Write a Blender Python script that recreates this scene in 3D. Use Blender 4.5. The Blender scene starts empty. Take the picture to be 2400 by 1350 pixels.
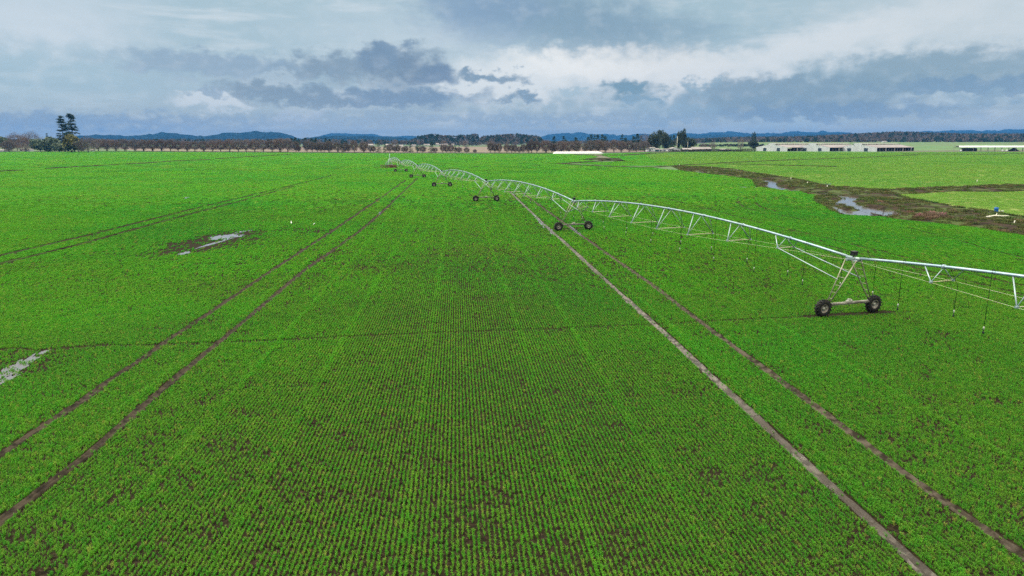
import bpy, math, random
import numpy as np
from mathutils import Vector, Matrix, geometry

random.seed(7); RS = np.random.RandomState(11)
SC = bpy.context.scene
COL = SC.collection
R = math.radians

# ------------------------------------------------------------------ camera
H, F, HY = 11.0, 1600.0, 333.0            # height (m), focal length and horizon in 2400 px units
PIT = math.atan((675 - HY) / F); CP, SP = math.cos(PIT), math.sin(PIT)
cam = bpy.data.cameras.new('camera'); co = bpy.data.objects.new('camera', cam); COL.objects.link(co)
cam.sensor_width = 36; cam.lens = 24.0; cam.clip_end = 40000; cam.clip_start = .1
co.location = (0, 0, H); co.rotation_euler = (math.pi/2 - PIT, 0, 0); SC.camera = co

def ray(px, py):
    r = (px - 1200) / F; v = (675 - py) / F
    return r, CP + v*SP, -SP + v*CP
def g(px, py, z=0.):                       # ground point seen at a pixel
    x, y, d = ray(px, py); t = (z - H) / d
    return np.array([x*t, y*t])
def gl(pts): return np.array([g(*p) for p in pts])
def zat(py, Y):
    x, y, d = ray(1200, py); return H + Y*d/y
def xat(px, Y, Z=0.):
    return (px - 1200) / F * (Y*CP + (H - Z)*SP)
def pxof(X, Y, Z=0.): return 1200 + F*X/(Y*CP + (H - Z)*SP)

# ------------------------------------------------------------------ noise in numpy
_T = RS.rand(256, 256)
def vnoise(x, y, s, o=0):
    x = x/s + 17.3*o + 1000; y = y/s + 41.7*o + 1000
    i = np.floor(x).astype(int); j = np.floor(y).astype(int); a = x - i; b = y - j
    a = a*a*(3-2*a); b = b*b*(3-2*b); i0, i1, j0, j1 = i % 256, (i+1) % 256, j % 256, (j+1) % 256
    return (_T[i0, j0]*(1-a) + _T[i1, j0]*a)*(1-b) + (_T[i0, j1]*(1-a) + _T[i1, j1]*a)*b
def fbm(x, y, s, o=0):
    return (vnoise(x, y, s, o) + .5*vnoise(x, y, s/2.1, o+1) + .25*vnoise(x, y, s/4.3, o+2))/1.75
def inpoly(P, poly):
    x, y = P[:, 0], P[:, 1]; r = np.zeros(len(P), bool); n = len(poly)
    for i in range(n):
        x0, y0 = poly[i]; x1, y1 = poly[(i+1) % n]
        if y0 == y1: continue
        c = ((y0 > y) != (y1 > y)) & (x < (x1-x0)*(y-y0)/(y1-y0) + x0); r ^= c
    return r
def pdist(P, line):
    d = np.full(len(P), 1e9)
    for a, b in zip(line[:-1], line[1:]):
        ab = b - a; L = max(ab @ ab, 1e-9)
        lo = np.minimum(a, b) - 4; hi = np.maximum(a, b) + 4
        m = (P[:, 0] > lo[0]) & (P[:, 0] < hi[0]) & (P[:, 1] > lo[1]) & (P[:, 1] < hi[1])
        if not m.any(): continue
        q = P[m]; t = np.clip(((q - a) @ ab)/L, 0, 1)
        e = np.hypot(*(q - a - t[:, None]*ab).T); d[m] = np.minimum(d[m], e)
    return d

# ------------------------------------------------------------------ materials
def lin(c): return tuple(((v/255)/12.92 if v/255 < .04045 else ((v/255+.055)/1.055)**2.4) for v in c)
class NT:
    def __init__(s, tree): s.t = tree; s.n = tree.nodes; s.n.clear()
    def add(s, typ, **k):
        o = s.n.new(typ)
        for a, b in k.items(): setattr(o, a, b)
        return o
    def put(s, sock, v):
        if isinstance(v, bpy.types.NodeSocket): s.t.links.new(v, sock)
        elif v is not None:
            if hasattr(sock.default_value, '__len__') and not hasattr(v, '__len__'): v = [v]*len(sock.default_value)
            if hasattr(v, '__len__') and len(sock.default_value) == 4 and len(v) == 3: v = (*v, 1)
            sock.default_value = v
    def m(s, op, a, b=None, c=None, clamp=False):
        o = s.add('ShaderNodeMath', operation=op, use_clamp=clamp)
        for i, v in enumerate((a, b, c)): s.put(o.inputs[i], v)
        return o.outputs[0]
    def vm(s, op, a, b=None):
        o = s.add('ShaderNodeVectorMath', operation=op); s.put(o.inputs[0], a)
        if b is not None: s.put(o.inputs[1], b)
        return o.outputs['Value'] if op in ('LENGTH', 'DOT_PRODUCT') else o.outputs[0]
    def mix(s, f, a, b, mode='MIX'):
        o = s.add('ShaderNodeMix', data_type='RGBA', blend_type=mode)
        s.put(o.inputs[0], f); s.put(o.inputs[6], a); s.put(o.inputs[7], b); return o.outputs[2]
    def noise(s, vec, scale, detail=3, rough=.55, dist=0., color=False):
        o = s.add('ShaderNodeTexNoise'); s.put(o.inputs['Vector'], vec); o.inputs['Scale'].default_value = scale
        o.inputs['Detail'].default_value = detail; o.inputs['Roughness'].default_value = rough; o.inputs['Distortion'].default_value = dist
        return o.outputs['Color' if color else 'Fac']
    def ss(s, v, a, b, lo=0., hi=1.):
        o = s.add('ShaderNodeMapRange', interpolation_type='SMOOTHSTEP'); s.put(o.inputs[0], v)
        for i, q in enumerate((a, b, lo, hi)): s.put(o.inputs[i+1], q)
        return o.outputs[0]
    def xyz(s, x, y, z=0.):
        o = s.add('ShaderNodeCombineXYZ')
        for i, v in enumerate((x, y, z)): s.put(o.inputs[i], v)
        return o.outputs[0]
    def pos(s): return s.add('ShaderNodeNewGeometry').outputs['Position']

def surf(name, c1, c2=None, scale=1., rough=.8, metal=0., spec=.3, bump=0., bscale=None, c3=None, s3=.1, lo=.35, hi=.65, transl=0., vec=None, wet=None):
    m = bpy.data.materials.new(name); m.use_nodes = True; T = NT(m.node_tree)
    out = T.add('ShaderNodeOutputMaterial'); b = T.add('ShaderNodeBsdfPrincipled'); p = T.pos()
    if vec: p = T.vm('MULTIPLY', p, vec)
    col = (*c1, 1)
    if c2: col = T.mix(T.ss(T.noise(p, scale), lo, hi), c1, c2)
    if c3: col = T.mix(T.ss(T.noise(p, s3, 2), .45, .62), col, c3)
    T.put(b.inputs['Base Color'], col)
    b.inputs['Roughness'].default_value = rough; b.inputs['Metallic'].default_value = metal; b.inputs['Specular IOR Level'].default_value = spec
    if wet: T.put(b.inputs['Roughness'], T.ss(T.noise(p, wet, 3), .34, .46, .2, rough))
    if bump:
        bn = T.add('ShaderNodeBump'); bn.inputs['Strength'].default_value = 1.; bn.inputs['Distance'].default_value = bump
        T.put(bn.inputs['Height'], T.noise(p, bscale or scale*3, 4)); T.put(b.inputs['Normal'], bn.outputs[0])
    sh = b.outputs[0]
    if transl:
        t = T.add('ShaderNodeBsdfTranslucent'); T.put(t.inputs[0], col); x = T.add('ShaderNodeMixShader'); x.inputs[0].default_value = transl
        T.t.links.new(sh, x.inputs[1]); T.t.links.new(t.outputs[0], x.inputs[2]); sh = x.outputs[0]
    T.t.links.new(sh, out.inputs[0]); return m

M = {}
M['ground'] = surf('farmland', (.045, .085, .03), (.09, .075, .05), .01, .95, c3=(.05, .12, .03), s3=.004)
def soilmat():
    m = surf('field_soil', (.008, .0062, .0038), (.023, .0175, .0105), 4.5, .95, spec=.03, bump=.06, bscale=9, c3=(.016, .014, .008), s3=.05, lo=.4, hi=.6); T = NT.__new__(NT); T.t = m.node_tree; T.n = T.t.nodes
    b = next(q for q in T.n if q.type == 'BSDF_PRINCIPLED'); src = b.inputs['Base Color'].links[0].from_socket
    T.put(b.inputs['Base Color'], T.mix(T.ss(T.noise(T.pos(), 16, 2), .62, .70), src, (.075, .055, .036))); return m
M['soil'] = soilmat()
M['pasture'] = surf('pasture_turf', (.075, .135, .018), (.12, .165, .025), .35, .9, bump=.04, bscale=5, c3=(.13, .17, .03), s3=.02)
M['mud'] = surf('track_mud', (.012, .0092, .006), (.042, .033, .022), 2.4, .85, bump=.08, bscale=6, spec=.08)
M['palemud'] = surf('pale_track_mud', (.014, .0105, .006), (.066, .054, .040), 2.0, .8, bump=.08, bscale=6, spec=.1)
M['wetmud'] = surf('wet_mud', (.020, .015, .009), (.105, .091, .076), 1.9, .6, lo=.42, hi=.58, bump=.09, bscale=8, spec=.35, wet=1.0, c3=(.032, .024, .015), s3=.16)
M['darkmud'] = surf('dark_mud', (.010, .0075, .0045), (.028, .020, .012), .8, .9, spec=.05, bump=.12, bscale=3, c3=(.03, .05, .014), s3=.35)
M['bank'] = surf('creek_bank_mud', (.010, .007, .0045), (.033, .022, .013), .6, .9, spec=.1, bump=.2, bscale=2.2, c3=(.045, .065, .018), s3=.16)
M['stubble'] = surf('stubble', (.105, .075, .062), (.145, .105, .085), .02, .95, c3=(.12, .11, .06), s3=.004)
M['farfield'] = surf('far_pasture', (.055, .115, .035), (.08, .14, .045), .01, .95, c3=(.07, .09, .035), s3=.006)
M['hill'] = surf('hill_forest', (.004, .012, .015), (.013, .025, .027), .012, .98, spec=.0, bump=3, bscale=.02)
M['hillbrown'] = surf('bare_wood_floor', (.022, .02, .024), (.05, .038, .042), .03, .95, bump=2.)
def water():
    m = bpy.data.materials.new('standing_water'); m.use_nodes = True; T = NT(m.node_tree)
    out = T.add('ShaderNodeOutputMaterial'); b = T.add('ShaderNodeBsdfPrincipled')
    b.inputs['Base Color'].default_value = (.10, .092, .095, 1); b.inputs['Roughness'].default_value = .06; b.inputs['IOR'].default_value = 1.5; b.inputs['Specular IOR Level'].default_value = .8
    bn = T.add('ShaderNodeBump'); bn.inputs['Distance'].default_value = .01; T.put(bn.inputs['Height'], T.noise(T.pos(), 2.5, 2)); T.put(b.inputs['Normal'], bn.outputs[0])
    T.t.links.new(b.outputs[0], out.inputs[0]); return m
M['water'] = water()
def leafmat(name, a, b, c, transl, bigscale=.03):
    m = bpy.data.materials.new(name); m.use_nodes = True; T = NT(m.node_tree); p = T.pos()
    out = T.add('ShaderNodeOutputMaterial'); d = T.add('ShaderNodeBsdfPrincipled'); d.inputs['Roughness'].default_value = .7; d.inputs['Specular IOR Level'].default_value = .08
    col = T.mix(T.ss(T.noise(p, 1.7, 3), .3, .7), a, b)
    col = T.mix(T.ss(T.noise(p, bigscale, 3), .42, .68), col, c)
    rnd = T.add('ShaderNodeObjectInfo').outputs['Random']; col = T.mix(T.m('MULTIPLY', T.ss(rnd, .25, 1.), .4), col, tuple(q*k for q, k in zip(b, (1.25, 1.0, 1.2))))
    col = T.mix(T.m('MULTIPLY', T.ss(rnd, .35, 0.), .4), col, tuple(q*k for q, k in zip(a, (.7, .8, 1.6))))
    col = T.mix(T.ss(rnd, .93, .99), col, tuple(q*k for q, k in zip(b, (1.8, .95, 2.))))
    T.put(d.inputs[0], col); t = T.add('ShaderNodeBsdfTranslucent'); T.put(t.inputs[0], col)
    x = T.add('ShaderNodeMixShader'); x.inputs[0].default_value = transl
    T.t.links.new(d.outputs[0], x.inputs[1]); T.t.links.new(t.outputs[0], x.inputs[2]); T.t.links.new(x.outputs[0], out.inputs[0]); return m
M['wheat'] = leafmat('wheat_leaf', (.056, .258, .015), (.124, .302, .024), (.041, .246, .019), .37)
M['lush'] = leafmat('lush_wheat_leaf', (.054, .292, .015), (.112, .335, .020), (.042, .278, .022), .40)
M['pgrass'] = leafmat('pasture_leaf', (.094, .250, .022), (.126, .272, .032), (.074, .242, .024), .25, .012)
M['weed'] = leafmat('bank_weed', (.045, .075, .014), (.11, .115, .038), (.035, .09, .012), .2, .2)
M['deadreed'] = leafmat('dead_reed', (.095, .065, .040), (.15, .11, .07), (.07, .05, .03), .2, .2)
M['twig'] = surf('bare_twigs', (.10, .083, .080), (.155, .13, .122), .3, .9, c3=(.105, .08, .074), s3=.02)
M['twigred'] = surf('reddish_twigs', (.115, .082, .074), (.165, .125, .112), .3, .9)
M['twiggrey'] = surf('lilac_grey_twigs', (.13, .105, .105), (.18, .15, .145), .3, .9)
M['bark'] = surf('dark_bark', (.020, .016, .014), (.04, .032, .026), 3, .9)
M['fir'] = surf('fir_needles', (.010, .032, .022), (.024, .052, .032), .6, .8)
M['conifer'] = surf('conifer_needles', (.012, .038, .016), (.026, .062, .024), .6, .8)
M['olive'] = surf('olive_leaves', (.13, .135, .04), (.19, .17, .055), .5, .8, c3=(.09, .115, .04), s3=.15)
M['green'] = surf('grey_green_leaves', (.095, .135, .085), (.155, .185, .12), .5, .8, c3=(.075, .115, .075), s3=.15)
M['eucalypt'] = surf('eucalypt_leaves', (.022, .045, .024), (.06, .075, .04), .4, .8)
M['steel'] = surf('galvanised_pipe', (.19, .275, .32), (.27, .35, .39), 1.5, .38, .35, .5)
M['truss'] = surf('galvanised_angle', (.24, .32, .35), (.33, .40, .41), 1.2, .45, .35, .5)
M['rod'] = surf('weathered_rod', (.42, .40, .24), (.46, .47, .36), .7, .5, .2, .5)
M['leg'] = surf('weathered_tower_leg', (.15, .15, .10), (.28, .275, .20), 1.1, .55, .3, .4)
M['beam'] = surf('weathered_base_beam', (.13, .12, .10), (.25, .235, .20), 1.3, .6, .2, .4)
M['black'] = surf('black_plastic', (.012, .013, .014), (.02, .021, .022), 5, .5)
M['hose'] = surf('black_hose', (.010, .016, .014), None, 1, .5)
M['weight'] = surf('pale_hose_weight', (.40, .43, .36), None, 1, .5)
M['tyre'] = surf('muddy_tyre', (.004, .004, .0045), (.013, .012, .011), 6, .75)
M['rim'] = surf('muddy_rim', (.14, .12, .10), (.27, .25, .22), 5, .6, .2)
M['motor'] = surf('gearmotor', (.2, .2, .17), (.34, .34, .29), 4, .5)
M['rust'] = surf('rusty_frame', (.11, .05, .035), (.17, .085, .06), .8, .8)
M['white'] = surf('white_sheet_metal', (.60, .605, .64), (.50, .51, .55), .15, .55, vec=(6, 6, .3))
M['whiteroof'] = surf('grey_white_roof', (.20, .18, .18), (.27, .25, .245), .08, .6)
M['pinkroof'] = surf('weathered_pink_roof', (.155, .135, .135), (.21, .185, .185), .08, .6)
M['paleroof'] = surf('pale_green_white_roof', (.42, .45, .42), (.36, .39, .36), .1, .5)
M['dark'] = surf('dark_interior', (.012, .013, .018), (.03, .026, .03), .4, .9)
M['bluedoor'] = surf('dark_blue_door', (.02, .045, .075), (.035, .055, .08), .5, .7)
M['teal'] = surf('teal_boards', (.05, .14, .15), (.07, .17, .17), .5, .7)
M['plastic'] = surf('white_plastic_film', (.62, .63, .65), (.54, .55, .58), .2, .35, bump=.05, bscale=1)
M['hedge'] = surf('dark_hedge_leaf', (.022, .026, .018), (.045, .040, .03), .4, .9)
M['post'] = surf('pale_post', (.62, .60, .50), (.52, .5, .42), 3, .7)
M['oldpost'] = surf('old_dark_post', (.035, .03, .025), None, 3, .8)
M['blue'] = surf('blue_plastic', (.006, .09, .30), (.01, .11, .34), 2, .4)
M['feather'] = surf('white_feather', (.80, .80, .78), None, 3, .7)
M['featherdark'] = surf('dark_feather', (.05, .05, .06), None, 3, .7)

# ------------------------------------------------------------------ mesh builder
class MB:
    def __init__(s): s.v = []; s.f = []; s.sm = []
    def add(s, vs, fs, smooth=False):
        o = len(s.v); s.v += [tuple(float(c) for c in q) for q in vs]; s.f += [tuple(i+o for i in f) for f in fs]; s.sm += [smooth]*len(fs); return s
    def box(s, c, d, rz=0., axes=None):
        c = np.array(c, float); hx, hy, hz = [q/2 for q in d]
        if axes is None: axes = np.array([[math.cos(rz), math.sin(rz), 0], [-math.sin(rz), math.cos(rz), 0], [0, 0, 1]])
        vs = [c + axes[0]*x*hx + axes[1]*y*hy + axes[2]*z*hz for x in (-1, 1) for y in (-1, 1) for z in (-1, 1)]
        return s.add(vs, [(0, 1, 3, 2), (4, 6, 7, 5), (0, 4, 5, 1), (2, 3, 7, 6), (0, 2, 6, 4), (1, 5, 7, 3)])
    def tube(s, pts, r, n=8, cap=True):
        pts = [np.array(p, float) for p in pts]; k = len(pts); rr = r if hasattr(r, '__len__') else [r]*k
        vs = []; fs = []
        for i, p in enumerate(pts):
            t = pts[min(i+1, k-1)] - pts[max(i-1, 0)]; t = t/max(np.linalg.norm(t), 1e-9)
            a = np.cross(t, (0, 0, 1)) if abs(t[2]) < .95 else np.cross(t, (1, 0, 0)); a /= np.linalg.norm(a); b = np.cross(t, a)
            vs += [p + rr[i]*(math.cos(2*math.pi*j/n)*a + math.sin(2*math.pi*j/n)*b) for j in range(n)]
        for i in range(k-1):
            for j in range(n): fs.append((i*n+j, i*n+(j+1) % n, (i+1)*n+(j+1) % n, (i+1)*n+j))
        if cap: fs += [tuple(range(n))[::-1], tuple((k-1)*n+j for j in range(n))]
        return s.add(vs, fs, n > 4)
    def lathe(s, prof, axis, c, n=24):       # prof: (along axis, radius)
        a = np.array(axis, float); a /= np.linalg.norm(a); u = np.cross(a, (0, 0, 1))
        if np.linalg.norm(u) < .1: u = np.cross(a, (1, 0, 0))
        u /= np.linalg.norm(u); w = np.cross(a, u); c = np.array(c, float); vs = []; fs = []
        for h, r in prof: vs += [c + a*h + r*(math.cos(2*math.pi*j/n)*u + math.sin(2*math.pi*j/n)*w) for j in range(n)]
        for i in range(len(prof)-1):
            for j in range(n): fs.append((i*n+j, i*n+(j+1) % n, (i+1)*n+(j+1) % n, (i+1)*n+j))
        return s.add(vs, fs, True)
    def tris(s, A):                          # (n,3,3)
        o = len(s.v); k = len(A); s.v += [tuple(q) for q in A.reshape(-1, 3).tolist()]; s.f += [(o+3*i, o+3*i+1, o+3*i+2) for i in range(k)]; s.sm += [False]*k; return s
    def mesh(s, name, mats):
        me = bpy.data.meshes.new(name); me.from_pydata(s.v, [], s.f)
        for m in (mats if isinstance(mats, (list, tuple)) else [mats]): me.materials.append(m)
        me.polygons.foreach_set('use_smooth', s.sm); me.update(); return me
    def build(s, name, mats, parent=None, loc=None, origin=None):
        if origin is not None: s.v = [(x-origin[0], y-origin[1], z-origin[2]) for x, y, z in s.v]; loc = origin
        o = bpy.data.objects.new(name, s.mesh(name, mats)); COL.objects.link(o)
        if parent is not None: o.parent = parent
        if loc is not None: o.location = loc
        return o
def tag(o, label=None, cat=None, group=None, kind=None):
    for k, v in (('label', label), ('category', cat), ('group', group), ('kind', kind)):
        if v: o[k] = v
    return o
def empty(name, loc, label, cat, group=None, rz=0.):
    o = bpy.data.objects.new(name, None); COL.objects.link(o); o.location = loc; o.rotation_euler = (0, 0, rz); o.empty_display_size = .5
    return tag(o, label, cat, group)
def mobj(name, me, parent, loc=(0, 0, 0), rz=0., sc=(1, 1, 1)):
    o = bpy.data.objects.new(name, me); COL.objects.link(o); o.parent = parent; o.location = loc; o.rotation_euler = (0, 0, rz); o.scale = sc; return o
ORD = ['', 'first', 'second', 'third', 'fourth', 'fifth', 'sixth', 'seventh', 'eighth', 'ninth', 'tenth', 'eleventh', 'twelfth', 'thirteenth', 'fourteenth', 'fifteenth', 'sixteenth', 'seventeenth', 'eighteenth', 'nineteenth', 'twentieth']

# ------------------------------------------------------------------ sky and light
SUN_EL, SUN_AZ = R(48), R(-55)             # azimuth measured from +Y, negative = left
w = bpy.data.worlds.new('World'); SC.world = w; w.use_nodes = True
T = NT(w.node_tree); wo = T.add('ShaderNodeOutputWorld'); bg = T.add('ShaderNodeBackground'); T.t.links.new(bg.outputs[0], wo.inputs[0])
sk = T.add('ShaderNodeTexSky', sky_type='NISHITA'); sk.sun_disc = False; sk.sun_elevation = SUN_EL; sk.sun_rotation = SUN_AZ
dv = T.add('ShaderNodeTexCoord').outputs['Generated']; sx = T.add('ShaderNodeSeparateXYZ'); T.put(sx.inputs[0], dv)
az = T.m('ARCTAN2', sx.outputs[0], sx.outputs[1]); el = T.m('ARCSINE', T.m('MAXIMUM', T.m('MINIMUM', sx.outputs[2], .9999), -.9999))
ae = T.xyz(az, el)
ns1 = T.noise(T.xyz(T.m('MULTIPLY', az, 1.), T.m('MULTIPLY', el, 2.6)), 7., 5, .55, .4)
ns2 = T.noise(T.xyz(T.m('ADD', az, 3.), T.m('MULTIPLY', el, 1.7)), 22., 3, .48, .3)
nsb = T.noise(T.xyz(T.m('ADD', az, 5.), T.m('MULTIPLY', el, 1.5)), 40., 3, .5)
nst = T.noise(T.xyz(T.m('ADD', az, 9.), T.m('MULTIPLY', el, 7.)), 6., 5, .6, .3)
wx = T.m('SUBTRACT', ns2, .5); wy = T.m('SUBTRACT', nsb, .5)
wz = T.m('SUBTRACT', T.noise(T.xyz(az, T.m('MULTIPLY', el, 1.6), 4.), 120., 4, .65), .5)
aw = T.vm('ADD', ae, T.xyz(T.m('ADD', T.m('MULTIPLY', wx, .15), T.m('MULTIPLY', wz, .012)), T.m('ADD', T.m('MULTIPLY', wy, .045), T.m('MULTIPLY', wz, .012))))
cr = T.add('ShaderNodeValToRGB'); T.put(cr.inputs[0], T.m('MULTIPLY', el, 1/R(30)))
E_ = cr.color_ramp.elements
stops = [(0., (200, 206, 206)), (.025, (186, 197, 204)), (.07, (168, 187, 202)), (.13, (160, 184, 204)), (.26, (160, 187, 205)), (.42, (164, 191, 207)), (.6, (178, 197, 208)), (1., (212, 208, 196))]
while len(E_) < len(stops): E_.new(.5)
for e, (p_, c_) in zip(E_, stops): e.position = p_; e.color = (*lin(c_), 1)
sky = cr.outputs[0]
# broad light and dark streaks
sky = T.mix(T.m('MULTIPLY', T.ss(nst, .48, .72), .65), sky, lin((205, 217, 230)))
sky = T.mix(T.m('MULTIPLY', T.ss(nst, .46, .24), .50), sky, lin((136, 166, 192)))
def blob(sky, px, py, rx, ry, c, st, soft=(1.25, .45), tilt=0.):
    r, y, d = ray(px, py); a0, e0 = math.atan2(r, y), math.asin(d/math.sqrt(r*r+y*y+d*d))
    q = T.vm('SUBTRACT', aw, (a0, e0, 0)); s_ = T.add('ShaderNodeSeparateXYZ'); T.put(s_.inputs[0], q)
    ca, sa = math.cos(tilt), math.sin(tilt)
    qx = T.m('ADD', T.m('MULTIPLY', s_.outputs[0], ca*F/rx), T.m('MULTIPLY', s_.outputs[1], sa*F/rx))
    qy = T.m('ADD', T.m('MULTIPLY', s_.outputs[0], -sa*F/ry), T.m('MULTIPLY', s_.outputs[1], ca*F/ry))
    l = T.vm('LENGTH', T.xyz(qx, qy)); k = T.m('MULTIPLY', T.ss(l, soft[0], soft[1]), st)
    return T.mix(k, sky, lin(c))
BR = (234, 238, 244); DK = (120, 144, 170); DT = (134, 160, 182)
CRS = (1.34, .38)
for b in [(1420, 148, 330, 42, BR, 1.), (1900, 112, 330, 42, (216, 224, 235), .8, (1.4, .2), .22), (1180, 195, 190, 50, (220, 228, 238), .9), (1560, 195, 260, 45, (216, 223, 234), .75, (1.4, .2)),
          (500, 236, 95, 20, (206, 217, 231), .85), (80, 50, 210, 80, (200, 213, 229), .75, (1.5, .1)), (2300, 50, 320, 90, (208, 218, 229), .7, (1.5, .1)),
          (960, 90, 300, 70, (190, 207, 223), .6, (1.5, .1)), (980, 195, 120, 20, (206, 218, 232), .7), (700, 272, 50, 13, (192, 206, 224), .8, CRS),
          (1830, 293, 150, 13, (170, 194, 216), .7), (2250, 222, 170, 24, (188, 206, 222), .6), (640, 180, 90, 14, (186, 204, 222), .6),
          (1330, 45, 330, 75, (124, 154, 180), .9, (1.35, .2), -.16), (1130, 20, 150, 80, (122, 152, 188), .7, (1.4, .1)),
          (520, 152, 230, 28, (134, 160, 188), .85), (770, 160, 105, 32, DK, .85), (945, 158, 100, 50, (112, 136, 164), 1., CRS), (890, 132, 48, 30, (110, 137, 168), 1., CRS), (930, 118, 40, 18, (116, 142, 172), .9, CRS), (1010, 175, 60, 26, (104, 130, 164), .9, CRS), (620, 207, 105, 19, DK, .9, CRS), (490, 215, 34, 8, (138, 162, 190), .8, CRS),
          (900, 230, 225, 24, (112, 139, 172), .95, CRS), (720, 232, 120, 22, DK, .85), (1160, 180, 100, 13, (108, 138, 168), .9, CRS), (1205, 229, 52, 13, (112, 142, 172), .9, CRS), (1345, 217, 30, 12, (160, 186, 206), .8, CRS), (1465, 213, 68, 19, (108, 145, 172), .95, CRS), (1505, 232, 34, 12, (124, 158, 186), .9, CRS),
          (1850, 228, 250, 48, (124, 152, 177), .9, (1.15, .6)), (1950, 262, 300, 20, (120, 150, 186), .65), (2180, 165, 230, 44, (130, 158, 180), .85, (1.2, .5)), (2330, 198, 220, 20, (118, 150, 182), .85, (1.15, .6)), (2320, 232, 60, 14, (126, 158, 186), .7),
          (1640, 205, 50, 20, (132, 164, 190), .8), (1560, 262, 130, 26, (136, 168, 196), .6), (1000, 278, 420, 16, (138, 163, 192), .55, (1.5, .2)), (150, 283, 400, 16, (108, 144, 188), .6, (1.5, .2)), (1450, 280, 330, 12, (138, 164, 192), .5, (1.5, .2)), (60, 180, 260, 60, (152, 184, 205), .6, (1.4, .2))]:
    sky = blob(sky, *b)
sky = T.mix(T.m('MULTIPLY', T.ss(nsb, .45, .75), .16), sky, lin((215, 224, 236)))
# overcast sky: brighter overhead
gain = T.ss(el, R(14), R(58), 1., 6.0)
sky = T.mix(1., sky, (1.075, 1.03, .94), 'MULTIPLY')
skyg = T.vm('SCALE', sky); skyg.node.inputs['Scale'].default_value = 1.; T.put(skyg.node.inputs['Scale'], T.m('MULTIPLY', gain, 10./1.86))
T.put(bg.inputs[0], T.mix(.95, sk.outputs[0], skyg)); bg.inputs[1].default_value = .1
sl = bpy.data.lights.new('sun', 'SUN'); sl.energy = 1.5; sl.angle = R(14); sl.color = (1, .97, .92); so = bpy.data.objects.new('sun', sl); COL.objects.link(so)
sd = Vector((math.sin(SUN_AZ)*math.cos(SUN_EL), math.cos(SUN_AZ)*math.cos(SUN_EL), math.sin(SUN_EL))); so.rotation_euler = sd.to_track_quat('Z', 'Y').to_euler()
SC.view_settings.view_transform = 'Standard'; SC.view_settings.look = 'None'; SC.view_settings.exposure = .95; SC.view_settings.gamma = 1.

# ------------------------------------------------------------------ setting: ground sheets
def sheet(name, poly, z, mat, kind='structure', label=None, cat=None):
    b = MB(); poly = [tuple(p) for p in poly]
    t = geometry.tessellate_polygon([[Vector((x, y, 0)) for x, y in poly]])
    b.add([(x, y, z) for x, y in poly], [f if True else f for f in t])
    me_o = b.build(name, mat); 
    for p in me_o.data.polygons:
        if p.normal.z < 0: p.flip()
    return tag(me_o, label, cat, kind=kind)
b = MB(); b.add([(-16500, -2900, 0), (16500, -2900, 0), (16500, 13900, 0), (-16500, 13900, 0)], [(0, 1, 2, 3)]); tag(b.build('ground', M['ground']), kind='structure', label='flat farmland reaching to the hills', cat='ground')
FAR_EDGE = [(-500, 355), (0, 355), (230, 355.2), (430, 356.2), (640, 357.5), (860, 359), (1100, 360), (1300, 360.3)]
CREEK_LOW = [(1600, 400.5), (1620, 403), (1663, 408), (1710, 413), (1767, 421), (1773, 438), (1813, 441.5), (1877, 448), (1893, 454), (1913, 458), (1910, 471), (1940, 486), (1970, 503), (2067, 508), (2117, 516), (2200, 524), (2283, 533), (2350, 544), (2400, 552), (2700, 606)]
WHEAT1 = gl(FAR_EDGE + [(1350, 361.5), (1400, 366), (1385, 372), (1390, 377), (1312, 384), (1440, 391.5), (1530, 393)] + CREEK_LOW + [(3300, 1500), (-900, 1500), (-900, 600), (-700, 400)])
WHEAT2 = gl([(1420, 360), (1525, 357), (1508, 366), (1530, 375), (1570, 383), (1590, 388), (1440, 389), (1330, 381.5), (1440, 379), (1432, 369), (1410, 364)])
PAST = gl([(1522, 357.5), (1660, 355), (1770, 354.6), (1850, 356), (2040, 357), (2200, 356), (2400, 356), (2900, 357), (2900, 585), (2700, 545), (2400, 510), (2333, 498), (2283, 492), (2200, 477), (2133, 467), (2107, 457), (2017, 443), (1967, 440), (1920, 432), (1880, 422), (1813, 412), (1767, 405), (1727, 398), (1667, 392), (1585, 390), (1530, 376), (1508, 366)])
sheet('wheat_field', WHEAT1, .004, M['soil'], label='large field of young wheat in drilled rows', cat='field')
sheet('pasture', PAST, .004, M['pasture'], label='yellow green pasture beyond the creek', cat='field')
sheet('corner_field', WHEAT2, .008, M['soil'], label='small corner of the wheat field behind the muddy hollow', cat='field')
sheet('stubble_field', [(xat(395, 790), 785), (xat(1310, 790), 765), (xat(1520, 800), 800), (xat(1500, 1700), 1700), (xat(250, 1700), 1700), (xat(300, 1000), 1000)], .004, M['stubble'], label='tan stubble field behind the row of bare trees', cat='field')
sheet('grass_strip', [(xat(60, 850), 845), (xat(390, 800), 800), (xat(300, 990), 990), (xat(30, 990), 990)], .008, M['farfield'], label='strip of grass behind the left trees', cat='field')

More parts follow.
